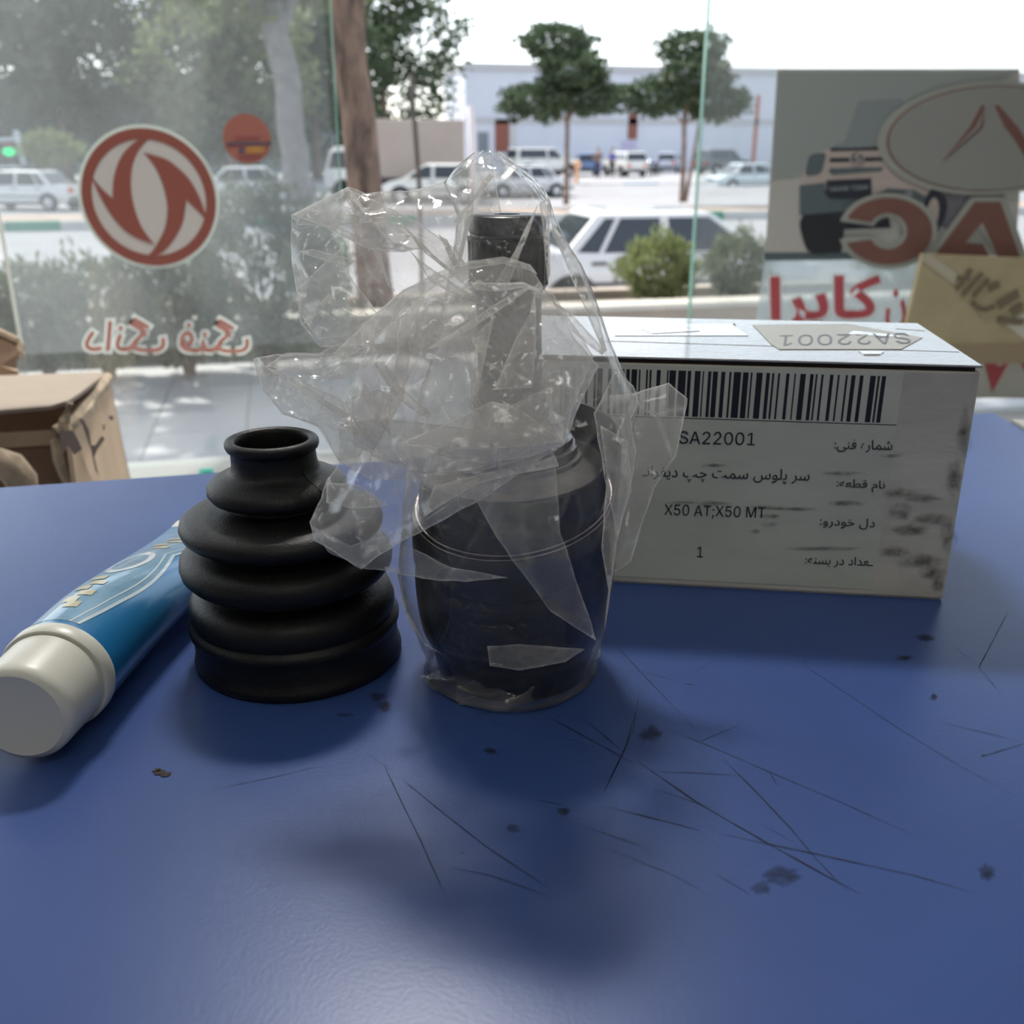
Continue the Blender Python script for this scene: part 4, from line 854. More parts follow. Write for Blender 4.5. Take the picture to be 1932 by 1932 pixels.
# bottom gather on the counter, lying forward of the joint
def zlobe(key, seed, hgt):
    n0 = len(bag.v); fl = []
    P = [(x, y) for x, y in key]; step = 6; pts = []
    for a_, b_ in zip(P, P[1:] + P[:1]):
        n = max(1, int(math.hypot(b_[0] - a_[0], b_[1] - a_[1]) / step))
        for k in range(n): pts.append((a_[0] + (b_[0] - a_[0]) * k / n, a_[1] + (b_[1] - a_[1]) * k / n))
    nb = len(pts); PP = list(pts)
    y = min(p[1] for p in P)
    while y < max(p[1] for p in P):
        x = min(p[0] for p in P)
        while x < max(p[0] for p in P):
            if inside(x, y, PP) and seg_dist(x, y, PP) > 3: pts.append((x, y))
            x += step
        y += step
    vo, ed, fa, *_ = delaunay_2d_cdt([Vector(p) for p in pts], [(i, (i + 1) % nb) for i in range(nb)], [], 1, 1e-4)
    for L_ in (0, 1):
        bag.add([onz(p.x, p.y, .0006 + L_ * (hgt * min(1, seg_dist(p.x, p.y, PP) / 25)) * (1 + .8 * crumple(p.x * 2, p.y * 2, seed))) for p in vo], [tuple(f_) for f_ in fa])
zlobe([(793, 1276), (840, 1262), (880, 1215), (1000, 1225), (1100, 1200), (1134, 1205), (1132, 1240), (1080, 1290), (1000, 1325), (955, 1337), (905, 1332), (868, 1330), (840, 1308), (815, 1300)], 20, .006)
bg_ = build('plastic_bag', bag, bagm, None, smooth=True); bg_.data.materials.append(bagm2)
bagmi += [1] * (len(bag.f) - len(bagmi)); bagrim += [0.0] * (len(bag.v) - len(bagrim))
bg_.data.polygons.foreach_set('material_index', bagmi); ra_ = bg_.data.attributes.new('rim', 'FLOAT', 'POINT'); ra_.data.foreach_set('value', bagrim)
tag(bg_, 'crumpled clear plastic bag pulled over the dark steel joint', 'bag')

# ================================================================ STREET
SW = -1.0; ST = -1.98; LOT = -1.57
def ongr(x, y, z=ST): return onz(x, y, z)
pavm = mat('paving_concrete', (.46, .46, .48), .7, vary=.10, vscale=2.5)
roadm = mat('asphalt', (.33, .33, .34), .85, vary=.12, vscale=.7)
curbm = mat('kerb_pale', (.60, .60, .58), .8, vary=.1, vscale=2); curbg = mat('kerb_green', (.03, .26, .17), .7); curbb = mat('kerb_blue', (.10, .28, .45), .7)
struct('ground_street', MB().box((-70, 8.0, ST - .3), (90, 31.0, ST)), roadm)
struct('ground_street_far', MB().box((-70, 34.6, ST - .3), (90, 52, ST)), roadm)
struct('ground_forecourt', MB().box((-90, 52.2, LOT - .7), (110, 140, LOT)), mat('forecourt', (.36, .36, .37), .85, vary=.1, vscale=.5))
struct('ground_forecourt_ramp', MB().add([(-90, 47, ST + .005), (110, 47, ST + .005), (110, 52.2, LOT), (-90, 52.2, LOT)], [(0, 1, 2, 3)]), roadm)
pv = struct('sidewalk', MB().box((-12, 2.0, SW - 1.2), (16, 6.25, SW - .02)), pavm)
tile = None; ts = .42
for ix in range(-7, 13):
    for iy in range(10):
        if tile is None: tile = bevel(build('paving_tile', MB().box((0, 0, -.02), (ts - .004, ts - .004, 0)), mat('paving_tile', (.52, .52, .54), .65, vary=.06, vscale=3), pv, world=False), .003, 1); t0_ = tile
        else: t0_ = tile.copy(); COL.objects.link(t0_)
        t0_.location = (-.2 + ix * ts, 2.02 + iy * ts, SW + random.uniform(-.001, .001))
wallc = mat('planter_wall', (.50, .42, .34), .8, vary=.15, vscale=4)
pl = struct('planter_wall', MB().box((-12, 6.25, SW - 1.2), (16, 6.42, -.80)), wallc)
struct('planter_wall_far', MB().box((-12, 7.5, ST), (16, 7.66, -.84)), wallc)
struct('planter_soil', MB().box((-12, 6.42, ST), (16, 7.5, -.90)), mat('soil', (.12, .09, .065), .95, vary=.4, vscale=6))
k = 0; x = -12
while x < 16: build('coping_stone', MB().box((x, 6.22, -.80), (x + .49, 6.45, -.765)), mat('coping', (.68, .64, .56), .7, vary=.1, vscale=3), pl); x += .5
# central reservation with painted kerb stones
md = struct('median', MB().box((-70, 31.2, ST - .3), (90, 34.4, ST + .24)), mat('dry_earth', (.50, .38, .30), .95, vary=.25, vscale=1.2))
x = -26; i = 0
while x < 34:
    ln = 1.45 if i % 2 else 1.9
    build('kerb_stone', MB().box((x, 30.9, ST - .1), (x + ln - .02, 31.2, ST + .26)), curbg if i % 2 else curbm, md); x += ln; i += 1
x = -20; i = 0; fk = struct('far_kerb', MB().box((-70, 52.0, ST), (90, 52.1, LOT - .02)), curbm)
while x < 45: build('kerb_stone', MB().box((x, 51.85, ST - .1), (x + 1.98, 52.2, LOT + .03)), curbb if i % 3 == 1 else curbm, fk); x += 2; i += 1

# ---- vehicles
glassd = mat('car_glass', (.035, .045, .055), .06, spec=.8); tyre = mat('tyre', (.02, .02, .022), .8); hub = mat('hubcap', (.55, .56, .58), .35, metal=.6)
chrome = mat('bumper_grey', (.10, .10, .11), .5); redl = mat('tail_red', (.60, .05, .03), .25); lampm = mat('headlamp', (.75, .78, .80), .12)
def paint(name, c): return mat(name, c, .22, coat=.8)
def make_car(pm, kind='sedan', H=1.40, plate=False):
    Wd = .84
    root = empty('car', (0, 0, 0))
    belt = .86; fl = .26
    # lower body: stations along x: (x, half width, z low, z top)
    S = {'sedan': [(-2.12, .70, .42, .70), (-2.06, .78, .32, .88), (-1.40, .84, fl, .93), (-.6, .85, fl, .90), (.6, .85, fl, .87), (1.30, .84, fl, .86), (1.9, .81, .30, .76), (2.22, .74, .34, .66), (2.28, .66, .40, .58)],
         'hatch': [(-1.85, .72, .40, .75), (-1.80, .79, .32, .92), (-1.2, .82, fl, .94), (.5, .83, fl, .90), (1.15, .82, fl, .90), (1.65, .79, .30, .78), (1.9, .70, .36, .62)],
         'suv': [(-2.1, .78, .5, .9), (-2.05, .86, .42, 1.05), (-1.3, .88, .38, 1.06), (.7, .88, .38, 1.02), (1.3, .88, .38, 1.04), (2.0, .86, .42, .98), (2.2, .80, .46, .80)]}[kind]
    v = []; f = []; m = 12
    for x, hw, zl0, zt in S:
        half = [(0, zl0), (hw * .90, zl0), (hw, zl0 + .10), (hw * 1.005, (zl0 + zt) / 2), (hw * .985, zt - .06), (hw * .93, zt), (0, zt + .025)]
        full = half + [(-a_, b_) for a_, b_ in reversed(half[1:-1])]
        m = len(full); v += [(x, a_, b_) for a_, b_ in full]
    for j in range(len(S) - 1):
        for k in range(m): f.append((j * m + k, j * m + (k + 1) % m, (j + 1) * m + (k + 1) % m, (j + 1) * m + k))
    f += [tuple(range(m)), tuple(range((len(S) - 1) * m, len(S) * m))]
    build('body', MB().add(v, f), pm, root, smooth=True, auto=38, world=False)
    # cabin
    C = {'sedan': (-1.42, -.93, .70, 1.38), 'hatch': (-1.78, -1.45, .35, 1.15), 'suv': (-2.0, -1.85, .55, 1.15)}[kind]
    xb0, xt0, xt1, xb1 = C; wb, wt = (.78, .60) if kind != 'suv' else (.84, .70); zb_ = (belt + .02) if kind != 'suv' else 1.03
    cab = [(xb0, -wb, zb_), (xb1, -wb, zb_), (xb1, wb, zb_), (xb0, wb, zb_), (xt0, -wt, H - .05), (xt1, -wt, H - .05), (xt1, wt, H - .05), (xt0, wt, H - .05), (xt0 + .14, -wt * .86, H), (xt1 - .16, -wt * .86, H), (xt1 - .16, wt * .86, H), (xt0 + .14, wt * .86, H)]
    cf = [(0, 3, 2, 1), (0, 1, 5, 4), (1, 2, 6, 5), (2, 3, 7, 6), (3, 0, 4, 7), (4, 5, 9, 8), (5, 6, 10, 9), (6, 7, 11, 10), (7, 4, 8, 11), (8, 9, 10, 11)]
    bevel(build('cabin', MB().add(cab, cf), pm, root, world=False), .03, 2)
    zt_ = H - .09; kk = (zt_ - zb_) / (H - .05 - zb_)
    def side(sg, x, z, out=.008):
        q = (z - zb_) / (H - .05 - zb_); return Vector((x, sg * (wb + (wt - wb) * q + out), z))
    zl_2 = zb_ + .035
    def bot(x): return x
    xr_t = xt0 + .10; xf_t = xt1 - .04
    def slant(z, back): q = (z - zb_) / (H - .05 - zb_); return (xb0 + (xt0 - xb0) * q + .16) if back else (xb1 + (xt1 - xb1) * q - .12)
    for sg in (-1, 1):
        spans = [(None, -.06), (.06, None)] if kind != 'sedan' else [(None, 'q'), ('q2', -.06), (.06, None)]
        for a_, b_ in spans:
            xa_b = slant(zl_2, True) if a_ is None else (a_ if a_ != 'q2' else -.86); xa_t = slant(zt_, True) if a_ is None else (a_ if a_ != 'q2' else -.60)
            xb_b = slant(zl_2, False) if b_ is None else (b_ if b_ != 'q' else -.93); xb_t = slant(zt_, False) if b_ is None else (b_ if b_ != 'q' else -.67)
            if kind != 'sedan' and a_ is None: xa_b += .05
            P = [side(sg, xa_b, zl_2), side(sg, xb_b, zl_2), side(sg, xb_t, zt_), side(sg, xa_t, zt_)]
            build('side_window', MB().slab(P, (0, -sg * .012, 0)), glassd, root, world=False)
        build('mirror', MB().box((xb1 - .35, sg * .86 - .07, zb_ + .02), (xb1 - .22, sg * .86 + .09, zb_ + .15)), pm, root, world=False)
        for xx in (-.95, .0):
            build('door_handle', MB().box((xx + .05 - .14, sg * (.852 if kind != 'suv' else .885) - .012, zb_ - .11), (xx + .05 + .06, sg * (.852 if kind != 'suv' else .885) + .012, zb_ - .07)), chrome, root, world=False)
        build('side_trim', MB().box((-1.2, sg * .848 - .012, .50), (1.2, sg * .848 + .012, .55)), chrome, root, world=False)
        build('sill', MB().box((-1.1, sg * .80 - .03, .22), (1.1, sg * .80 + .02, .30)), chrome, root, world=False)
    def endglass(xb_, xt_, sg):
        P = []
        for z, x in ((zb_ + .03, xb_), (zt_ + .01, xt_)):
            q = (z - zb_) / (H - .05 - zb_); xx = xb_ + (xt_ - xb_) * q; ww = (wb + (wt - wb) * q) * .90; P.append((xx, ww, z))
        a_, b_ = P; return MB().slab([Vector((a_[0] + sg * .01, -a_[1], a_[2])), Vector((a_[0] + sg * .01, a_[1], a_[2])), Vector((b_[0] + sg * .01, b_[1], b_[2])), Vector((b_[0] + sg * .01, -b_[1], b_[2]))], (-sg * .012, 0, 0))
    build('windscreen', endglass(xb1, xt1, 1), glassd, root, world=False); build('rear_window', endglass(xb0, xt0, -1), glassd, root, world=False)
    xF = S[-1][0]; xR = S[0][0]; wf = .60
    build('bumper', MB().box((xF - .12, -.74, .30), (xF + .04, .74, .46)), chrome if kind == 'suv' else pm, root, world=False)
    build('bumper', MB().box((xR - .05, -.76, .34), (xR + .12, .76, .50)), chrome, root, world=False)
    for sg in (-1, 1):
        build('headlight', MB().box((xF - .08, sg * .52 - .15, .56), (xF + .005, sg * .52 + .15, .68)), lampm, root, world=False)
        build('tail_light', MB().box((xR - .012, sg * .60 - .14, .66), (xR + .10, sg * .60 + .17, .82)), redl, root, world=False)
    build('grille', MB().box((xF - .05, -.34, .54), (xF + .012, .34, .66)), chrome, root, world=False)
    wr = .30 if kind != 'suv' else .36
    xs_ = (1.38, -1.28) if kind != 'hatch' else (1.2, -1.15)
    for xx in xs_:
        for sg in (-1, 1):
            ax = Matrix.Rotation(R(90), 3, 'X'); prof_ = [(wr * .55, -.09), (wr * .96, -.09), (wr, -.06), (wr, .06), (wr * .96, .09), (wr * .55, .09)]
            wh = build('wheel', MB().lathe(prof_, 28, (xx, sg * .77, wr), ax), tyre, root, smooth=True, auto=40, world=False)
            h_ = build('hubcap', MB().lathe([(wr * .62, -.02), (wr * .60, .012), (wr * .2, .022), (wr * .05, .03)], 20, (xx, sg * .865, wr), Matrix.Rotation(R(-90 if sg > 0 else 90), 3, 'X')), hub, wh, world=False)
            arch = [(xx + (wr + .07) * math.cos(t), sg * (.835 if kind != 'suv' else .865), wr + (wr + .06) * math.sin(t)) for t in np.linspace(0, math.pi, 16)]
            build('wheel_arch', MB().slab([Vector(p) for p in arch], (0, sg * .02, 0)), tyre, root, world=False)
    return root
def put(o, px, py, deg, label, scale=1.0, z=ST, group=None):
    p = onz(px, py, z); o.location = p; o.rotation_euler = (0, 0, R(deg)); o.scale = (scale,) * 3; tag(o, label, 'car', group); return o
white1 = paint('car_white', (.80, .80, .79)); white2 = paint('car_cream_white', (.78, .78, .72)); silver = paint('car_silver', (.55, .60, .68)); bluec = paint('car_blue', (.12, .22, .42)); darkc = paint('car_dark', (.10, .12, .13)); aquac = paint('car_pale_aqua', (.66, .74, .76))
near = make_car(white1, 'sedan', 1.42); put(near, 1213, 590, 0, 'white sedan parked nearest, beyond the planter and above the carton', 1.0)
c_ = copy_tree(near); put(c_, 60, 396, 158, 'white sedan with red tail light, seen from behind at far left', 1.0)
c_ = copy_tree(near); put(c_, 15, 372, 170, 'white car half hidden behind the leftmost sedan', 1.0)
c_ = copy_tree(near); put(c_, 462, 386, 190, 'white car behind the hedge, between the round emblem and the small truck', 1.05)
hb = make_car(white2, 'hatch', 1.42); put(hb, 822, 384, 165, 'white hatchback beside the truck, partly behind the bag top', 1.12)
c_ = copy_tree(near); put(c_, 990, 372, 186, 'white sedan with its wheel showing right of the bag peak', 1.0)
aq = make_car(aquac, 'sedan', 1.42); put(aq, 1405, 360, 190, 'pale aqua sedan parked left of the pickup poster', 1.0)
sv = make_car(white2, 'suv', 1.62); put(sv, 1178, 333, 95, 'white estate car seen from behind, right of the man in blue', .95, LOT)
bc_ = make_car(bluec, 'hatch', 1.45); put(bc_, 1104, 331, 80, 'blue car behind the man in the dark shirt', 1.0, LOT)
dc = make_car(silver, 'hatch', 1.45); put(dc, 1262, 326, 60, 'silver car parked behind the double-stemmed tree', 1.0, LOT)
gs = make_car(darkc, 'suv', 1.7); put(gs, 1360, 328, 20, 'dark green estate car behind the pale aqua sedan', 1.0, LOT)
c_ = copy_tree(sv); put(c_, 1022, 334, 10, 'cream van-like car at the forecourt, above the white sedan', 1.1, LOT)

# ---- truck
tr_ = empty('delivery_truck', tuple(onz(740, 376, ST)), R(180), 'white truck with a beige cargo box behind the big tree trunk', 'truck')
def TB(n, a, b, m, **k): return bevel(build(n, MB().box(a, b), m, tr_, world=False, **k), .05, 2)
beige = mat('cargo_beige', (.50, .42, .37), .6, vary=.06, vscale=1)
TB('cargo_box', (-3.2, -1.1, .95), (1.05, 1.1, 3.35), beige); TB('chassis', (-3.1, -.8, .55), (2.6, .8, .9), chrome)
cabp = [(1.25, .55), (2.95, .55), (3.02, 1.15), (2.72, 2.05), (2.45, 2.25), (1.25, 2.25)]
bevel(build('cab', MB().slab([Vector((a_, -1.0, b_)) for a_, b_ in cabp], (0, 2.0, 0)), white1, tr_, world=False), .06, 2)
for sg in (-1, 1): build('side_window', MB().slab([Vector((a_, sg * 1.0, b_)) for a_, b_ in ((1.75, 1.35), (2.85, 1.35), (2.62, 2.02), (1.75, 2.05))], (0, sg * .015, 0)), glassd, tr_, world=False)
build('windscreen', MB().slab([Vector((3.0, -.9, 1.25)), Vector((3.0, .9, 1.25)), Vector((2.74, .85, 2.05)), Vector((2.74, -.85, 2.05))], (.02, 0, 0)), glassd, tr_, world=False)
for xx in (2.25, -2.0):
    for sg in (-1, 1): build('wheel', MB().lathe([(.2, -.14), (.44, -.14), (.46, -.1), (.46, .1), (.44, .14), (.2, .14)], 24, (xx, sg * .88, .46), Matrix.Rotation(R(90), 3, 'X')), tyre, tr_, smooth=True, auto=40, world=False)

# ---- plants
def leaf_cloud(cen, rad, n, size, seed, shape='ball', upw=.5, asp=.35):
    rnd = np.random.default_rng(seed); d = rnd.normal(size=(n, 3)); d /= np.linalg.norm(d, axis=1)[:, None]
    rr = rnd.uniform(.45, 1, n) ** .6; lump = 1 + .22 * np.sin(d[:, 0] * 7 + seed) * np.sin(d[:, 2] * 6 + seed * 2) + .12 * np.sin(d[:, 1] * 15 + d[:, 0] * 11)
    P = d * (rr * lump)[:, None] * np.array(rad) + np.array(cen)
    if shape == 'bush': P[:, 2] = np.maximum(P[:, 2], cen[2] - rad[2] * .85)
    ax = d * .6 + rnd.normal(size=(n, 3)) * .5 + np.array([0, 0, upw]); ax /= np.linalg.norm(ax, axis=1)[:, None]
    sd_ = np.cross(ax, rnd.normal(size=(n, 3))); sd_ /= np.linalg.norm(sd_, axis=1)[:, None]
    s_ = size * rnd.uniform(.6, 1.3, n)[:, None]
    v = np.stack([P - ax * s_, P + sd_ * s_ * asp, P + ax * s_, P - sd_ * s_ * asp], 1).reshape(-1, 3)
    return v, n
def foliage(name, clouds, m, parent):
    V = np.concatenate([c[0] for c in clouds]); n = len(V) // 4
    me = bpy.data.meshes.new(name); I = np.array(wmat(parent).inverted()); V = V @ I[:3, :3].T + I[:3, 3]
    me.vertices.add(len(V)); me.vertices.foreach_set('co', V.astype(np.float32).ravel()); me.loops.add(n * 4); me.loops.foreach_set('vertex_index', np.arange(n * 4, dtype=np.int32))
    me.polygons.add(n); me.polygons.foreach_set('loop_start', np.arange(0, n * 4, 4, dtype=np.int32)); me.update(calc_edges=True); me.materials.append(m)
    o = bpy.data.objects.new(name, me); COL.objects.link(o); o.parent = parent; o['kind'] = 'stuff'; return o
leafg = mat('olive_leaf', (.17, .20, .11), .6, trans=.35, col2=(.24, .25, .17), vscale=9)
leafy = mat('fresh_leaf', (.24, .29, .12), .6, trans=.4, col2=(.22, .20, .11), vscale=7); leafd = mat('dark_leaf', (.07, .11, .06), .6, trans=.3, col2=(.11, .14, .07), vscale=2)
barkm = mat('bark', (.34, .23, .17), .9, col2=(.12, .085, .07), vscale=14, bump=.9, bscale=18, stretch=(1, 1, .3)); barkp = mat('pale_bark', (.34, .32, .31), .9, vary=.25, vscale=3)
def shrub(px, ybase, dist_y, wd, hg, label, seed, n=2600, m=None, z0=-.88):
    if px < 560: z0 = SW
    p = ony(px, ybase, dist_y); o = empty('shrub', (p.x, dist_y, z0), label=label, cat='shrub', group=None)
    foliage('foliage', [leaf_cloud((p.x, dist_y, z0 + hg * .55), (wd / 2, wd / 2.4, hg * .5), n, .028, seed, 'bush', .8)], m or leafg, o)
    sm_ = MB()
    for k in range(7):
        a_ = k * .9 + seed; sm_.tube([(p.x + .02 * math.cos(a_), dist_y + .02 * math.sin(a_), z0), (p.x + wd * .12 * math.cos(a_), dist_y + wd * .12 * math.sin(a_), z0 + hg * .4), (p.x + wd * .3 * math.cos(a_), dist_y + wd * .3 * math.sin(a_), z0 + hg * .8)], [.012, .008, .003], 5)
    build('stems', sm_, barkm, o, kind='stuff'); return o
shrub(1238, 560, 6.9, .60, .50, 'green shrub in the planter right of the bag, in front of the parked sedan', 1, 3200, leafy)
shrub(500, 590, 5.72, .92, 1.02, 'tallest grey green shrub, left of the bag and right of the round emblem', 2, 5200)
shrub(345, 590, 5.80, .60, .66, 'shrub directly under the round emblem', 3, 3000)
shrub(190, 590, 5.80, .62, .66, 'shrub under the left rim of the round emblem', 4, 3000)
shrub(75, 590, 5.85, .46, .62, 'shrub second from the left edge of the photo', 5, 2200)
shrub(-50, 590, 5.80, .5, .6, 'shrub cut by the left edge of the photo', 6, 2200)
shrub(1385, 560, 6.9, .50, .50, 'hazy shrub seen through the right glass, left of the pickup poster', 7, 2200)
shrub(1700, 560, 6.9, .80, .7, 'shrub behind the Persian banner', 8, 2200)
shrub(600, 600, 7.05, .5, .6, 'small shrub showing just left of the bag', 9, 1800)
def tree(name, base, top, r0, r1, crown, label, seed, m, bark, leafsize=.12, n=2500, stems=None, branches=True):
    o = empty(name, tuple(base), label=label, cat='tree'); b, t = Vector(base), Vector(top)
    pts = [b.lerp(t, k / 8) + Vector((noise.noise((k * .5, seed, 0)), noise.noise((k * .5, seed, 9)), 0)) * r0 * .5 for k in range(9)]
    build('trunk', MB().tube(pts, [r0 * 1.15] + [r0 + (r1 - r0) * k / 8 for k in range(1, 9)], 18), bark, o, smooth=True)
    for st_ in stems or []: build('trunk', MB().tube([Vector(q) for q in st_], [r0 * .8, r0 * .6, r0 * .45], 12), bark, o, smooth=True)
    cl = []
    if crown:
        br = MB()
        for k, (c, rd) in enumerate(crown): cl.append(leaf_cloud(c, rd, n, leafsize, seed + k, 'ball', .1, .5)); br.tube([t.lerp(b, .15), (t + Vector(c)) / 2, Vector(c)], [r1 * .7, r1 * .4, r1 * .15], 6)
        build('branches', br, bark, o, kind='stuff'); foliage('foliage', cl, m, o)
    return o
nb = ony(708, 560, 6.75); nt_ = ony(676, 240, 6.75); nt2 = nb + (nt_ - nb) * 2.1; nb = nb + (nt_ - nb) * -.25
tree('street_tree', (nb.x, 6.75, -.92), (nt2.x, 6.75, nt2.z + .2), .118, .10, [((nt2.x + a_, 6.4 + b_, nt2.z + 1.3 + c), (1.1, 1.0, .7)) for a_, b_, c in ((-1.5, -.8, 0), (.2, -1.2, .5), (1.6, -.4, .1), (0, 1.0, .9), (-1.2, 1.4, .4), (1.5, 1.3, .7), (3.0, -.8, .6), (-3.1, -.6, .5), (-1.6, .3, 1.3), (.3, .2, 1.6), (-2.6, 1.2, 1.2), (1.2, -1.6, 1.2), (-.6, -1.9, .9))],
     'big tree with a brown trunk leaning beside the bag, nearest to the shop', 11, leafy, barkm, .13, 1100)  # crown sits out of view; extra leaf clusters added to shade the sidewalk
m1 = onz(1068, 386, ST + .24)
tree('street_tree', m1, m1 + Vector((.0, 0, 3.3)), .10, .07, [((m1.x + a_, m1.y + b_, 1.95 + c), (1.3, 1.2, .65)) for a_, b_, c in ((-1.2, 0, -.2), (.9, .3, 0), (0, -.5, .8), (-.3, .4, 1.7))], 'slim tree in the central reservation right of the bag peak', 21, leafd, barkm, .13, 1500)
m2 = onz(1287, 381, ST + .24)
tree('street_tree', m2, m2 + Vector((-.1, 0, 3.2)), .11, .07, [((m2.x + a_, m2.y + b_, 1.95 + c), (1.4, 1.2, .65)) for a_, b_, c in ((-1.3, 0, 0), (1.2, .3, -.15), (0, -.5, .8), (.2, .4, 1.7))], 'double-stemmed tree in the central reservation above the parked sedan', 31, leafd, barkm, .13, 1500,
     stems=[(m2 + Vector((.1, -.05, 0)), m2 + Vector((.32, 0, 1.4)), m2 + Vector((.55, 0, 3.1)))])
m3 = onz(572, 388, ST + .24)
tree('street_tree', m3, m3 + Vector((-.5, 0, 6.5)), .50, .42, [((m3.x - .5 + a_, m3.y + b_, 5.6 + c), (2.4, 2.2, 1.6)) for a_, b_, c in ((-1.8, 0, 0), (1.8, .5, .6), (0, .5, 2.2))], 'thick pale trunk between the hedge and the white truck', 41, leafy, barkp, .2, 1800)
for k, (px, py, yy, rx, rz, zc_, mm, lb) in enumerate(((-60, 330, 58, 5.5, 4.5, 4.6, leafd, 'dark tree at the far left edge behind the lit green sign'), (130, 330, 60, 4.6, 4.8, 4.4, leafd, 'dark tree left of the round emblem'), (105, 330, 50, 1.3, .8, .2, leafy, 'small bright bush behind the leftmost sedan'),
        (290, 330, 62, 6, 5.2, 4.8, leafd, 'dark tree behind the round emblem'), (440, 330, 58, 4.4, 4.6, 4.6, leafy, 'yellow green tree behind the small orange sticker'), (600, 330, 64, 4.4, 5, 4.6, leafd, 'dark tree behind the pale thick trunk'), (730, 330, 70, 5.5, 4, 6.6, leafd, 'dark tree above the truck cargo box'))):
    p = onz(px, py, LOT); s_ = yy / p.y; bx = p.x * s_
    if k == 2: tree('street_tree', (bx, yy, LOT), (bx, yy, zc_ - .3), .08, .05, [((bx, yy, zc_), (rx, rx * .8, rz))], lb, 60 + k, mm, barkm, .14, 1200)
    else: tree('street_tree', (bx, yy, LOT), (bx, yy, zc_ - 1), .28, .18, [((bx - rx * .4, yy, zc_ - .6), (rx * .7, rx * .6, rz * .7)), ((bx + rx * .45, yy + .6, zc_ + .2), (rx * .65, rx * .6, rz * .75)), ((bx, yy + .5, zc_ + rz * .5), (rx * .6, rx * .5, rz * .55)), ((bx, yy + 2.5, zc_ - 3.2), (rx * 1.0, rx * .4, 2.4))], lb, 60 + k, mm, barkm, .26, 1700)

# ---- buildings across the street
fac = mat('white_facade', (.70, .73, .80), .7, vary=.05, vscale=.4); brown = mat('brown_door', (.28, .10, .07), .7); win = mat('shop_window_dark', (.16, .20, .24), .12, spec=.7)
def building(label, px0, px1, yy, h, m, items):
    a_ = onz(px0, 330, LOT); b_ = onz(px1, 330, LOT); x0 = a_.x * yy / a_.y; x1 = b_.x * yy / b_.y
    o = empty('building', (x0, yy, LOT), label=label, cat='building')
    build('walls', MB().box((x0, yy, LOT), (x1, yy + 10, LOT + h)), m, o)
    build('parapet', MB().box((x0 - .1, yy - .25, LOT + h), (x1 + .1, yy + 10, LOT + h + .5)), mat('parapet', (.55, .55, .55), .8), o)
    for nm, qx0, qx1, qy0, qy1, mm in items:
        A_ = ony(qx0, qy1, yy); B_ = ony(qx1, qy0, yy)
        f_ = build(nm, MB().box((A_.x, yy - .08, A_.z), (B_.x, yy + .05, B_.z)), mm, o)
        if nm == 'window': build('pane', MB().box((A_.x + .08, yy - .1, A_.z + .08), (B_.x - .08, yy - .07, B_.z - .08)), win, f_)
    return o
frm = mat('window_frame', (.45, .46, .48), .5)
building('long white building with brown shutters behind the forecourt', 880, 2300, 84, 7.6, fac,
         [('shutter', 934, 960, 225, 287, brown), ('window', 900, 922, 248, 288, frm), ('column', 962, 974, 200, 323, mat('column', (.60, .60, .60), .7)), ('door', 1184, 1203, 215, 263, brown), ('sign', 1172, 1200, 266, 281, mat('lilac_sign', (.55, .50, .68), .6)),
          ('window', 1020, 1060, 150, 215, frm), ('window', 1100, 1150, 150, 215, frm), ('window', 1240, 1290, 150, 215, frm), ('window', 1330, 1380, 150, 215, frm), ('column', 1416, 1434, 180, 325, mat('red_column', (.50, .18, .12), .7)), ('ledge', 880, 1600, 226, 233, mat('parapet', (.55, .55, .55), .8)),
          ('window', 1480, 1560, 150, 300, frm), ('window', 1640, 1740, 150, 300, frm)])
building('grey walled building far left behind the dark trees', -500, 650, 84, 6.0, mat('grey_facade', (.30, .34, .38), .8, vary=.1, vscale=.5), [('window', 20, 80, 200, 240, frm), ('window', 170, 230, 200, 240, frm), ('window', 480, 530, 200, 240, frm)])
# ---- white post frame with the green lit sign, poles, orange post
gz = onz(45, 366, ST); gy_ = gz.y; wp = mat('post_white', (.80, .86, .88), .5)
ar = empty('sign_gantry', (gz.x, gy_, ST), label='slanting white post frame at the far left holding a green lit sign', cat='sign')
def PG(x, y): return ony(x, y, gy_)
build('post', MB().tube([PG(47, 318), PG(38, 280), PG(30, 246)], .16, 8), wp, ar, smooth=True); build('post', MB().tube([PG(47, 318), PG(48, 352)], .15, 8), wp, ar)
build('crossbar', MB().tube([PG(34, 262), PG(-40, 266)], .10, 8), wp, ar); build('post', MB().tube([PG(-40, 262), PG(-38, 360)], .12, 8), wp, ar)
build('sign_box', MB().slab([PG(4, 267), PG(31, 267), PG(33, 300), PG(6, 301)], (0, -.15, 0)), mat('sign_box', (.10, .09, .12), .6), ar)
build('sign_face', MB().slab([PG(7, 268), PG(26, 268), PG(27, 277), PG(8, 277)], (0, -.2, 0)), mat('sign_red', (.35, .12, .13), .6), ar)
build('lit_face', MB().slab([PG(x, y) + Vector((0, -.18, 0)) for x, y in smooth_px([(8, 281), (20, 279), (31, 282), (30, 290), (21, 294), (10, 291)], 4)], (0, -.05, 0)), mat('led_green', (.0, 1.0, .28), .5, emit=1.2), ar, label='glowing green lit sign face')
pk = onz(18, 352, ST); o = build('street_pole', MB().tube([pk, ony(3, 268, pk.y), ony(-6, 220, pk.y)], .13, 8), mat('pole_pinkish', (.45, .36, .36), .6), None, smooth=True); tag(o, 'leaning pinkish pole at the left edge in front of the white car', 'pole')
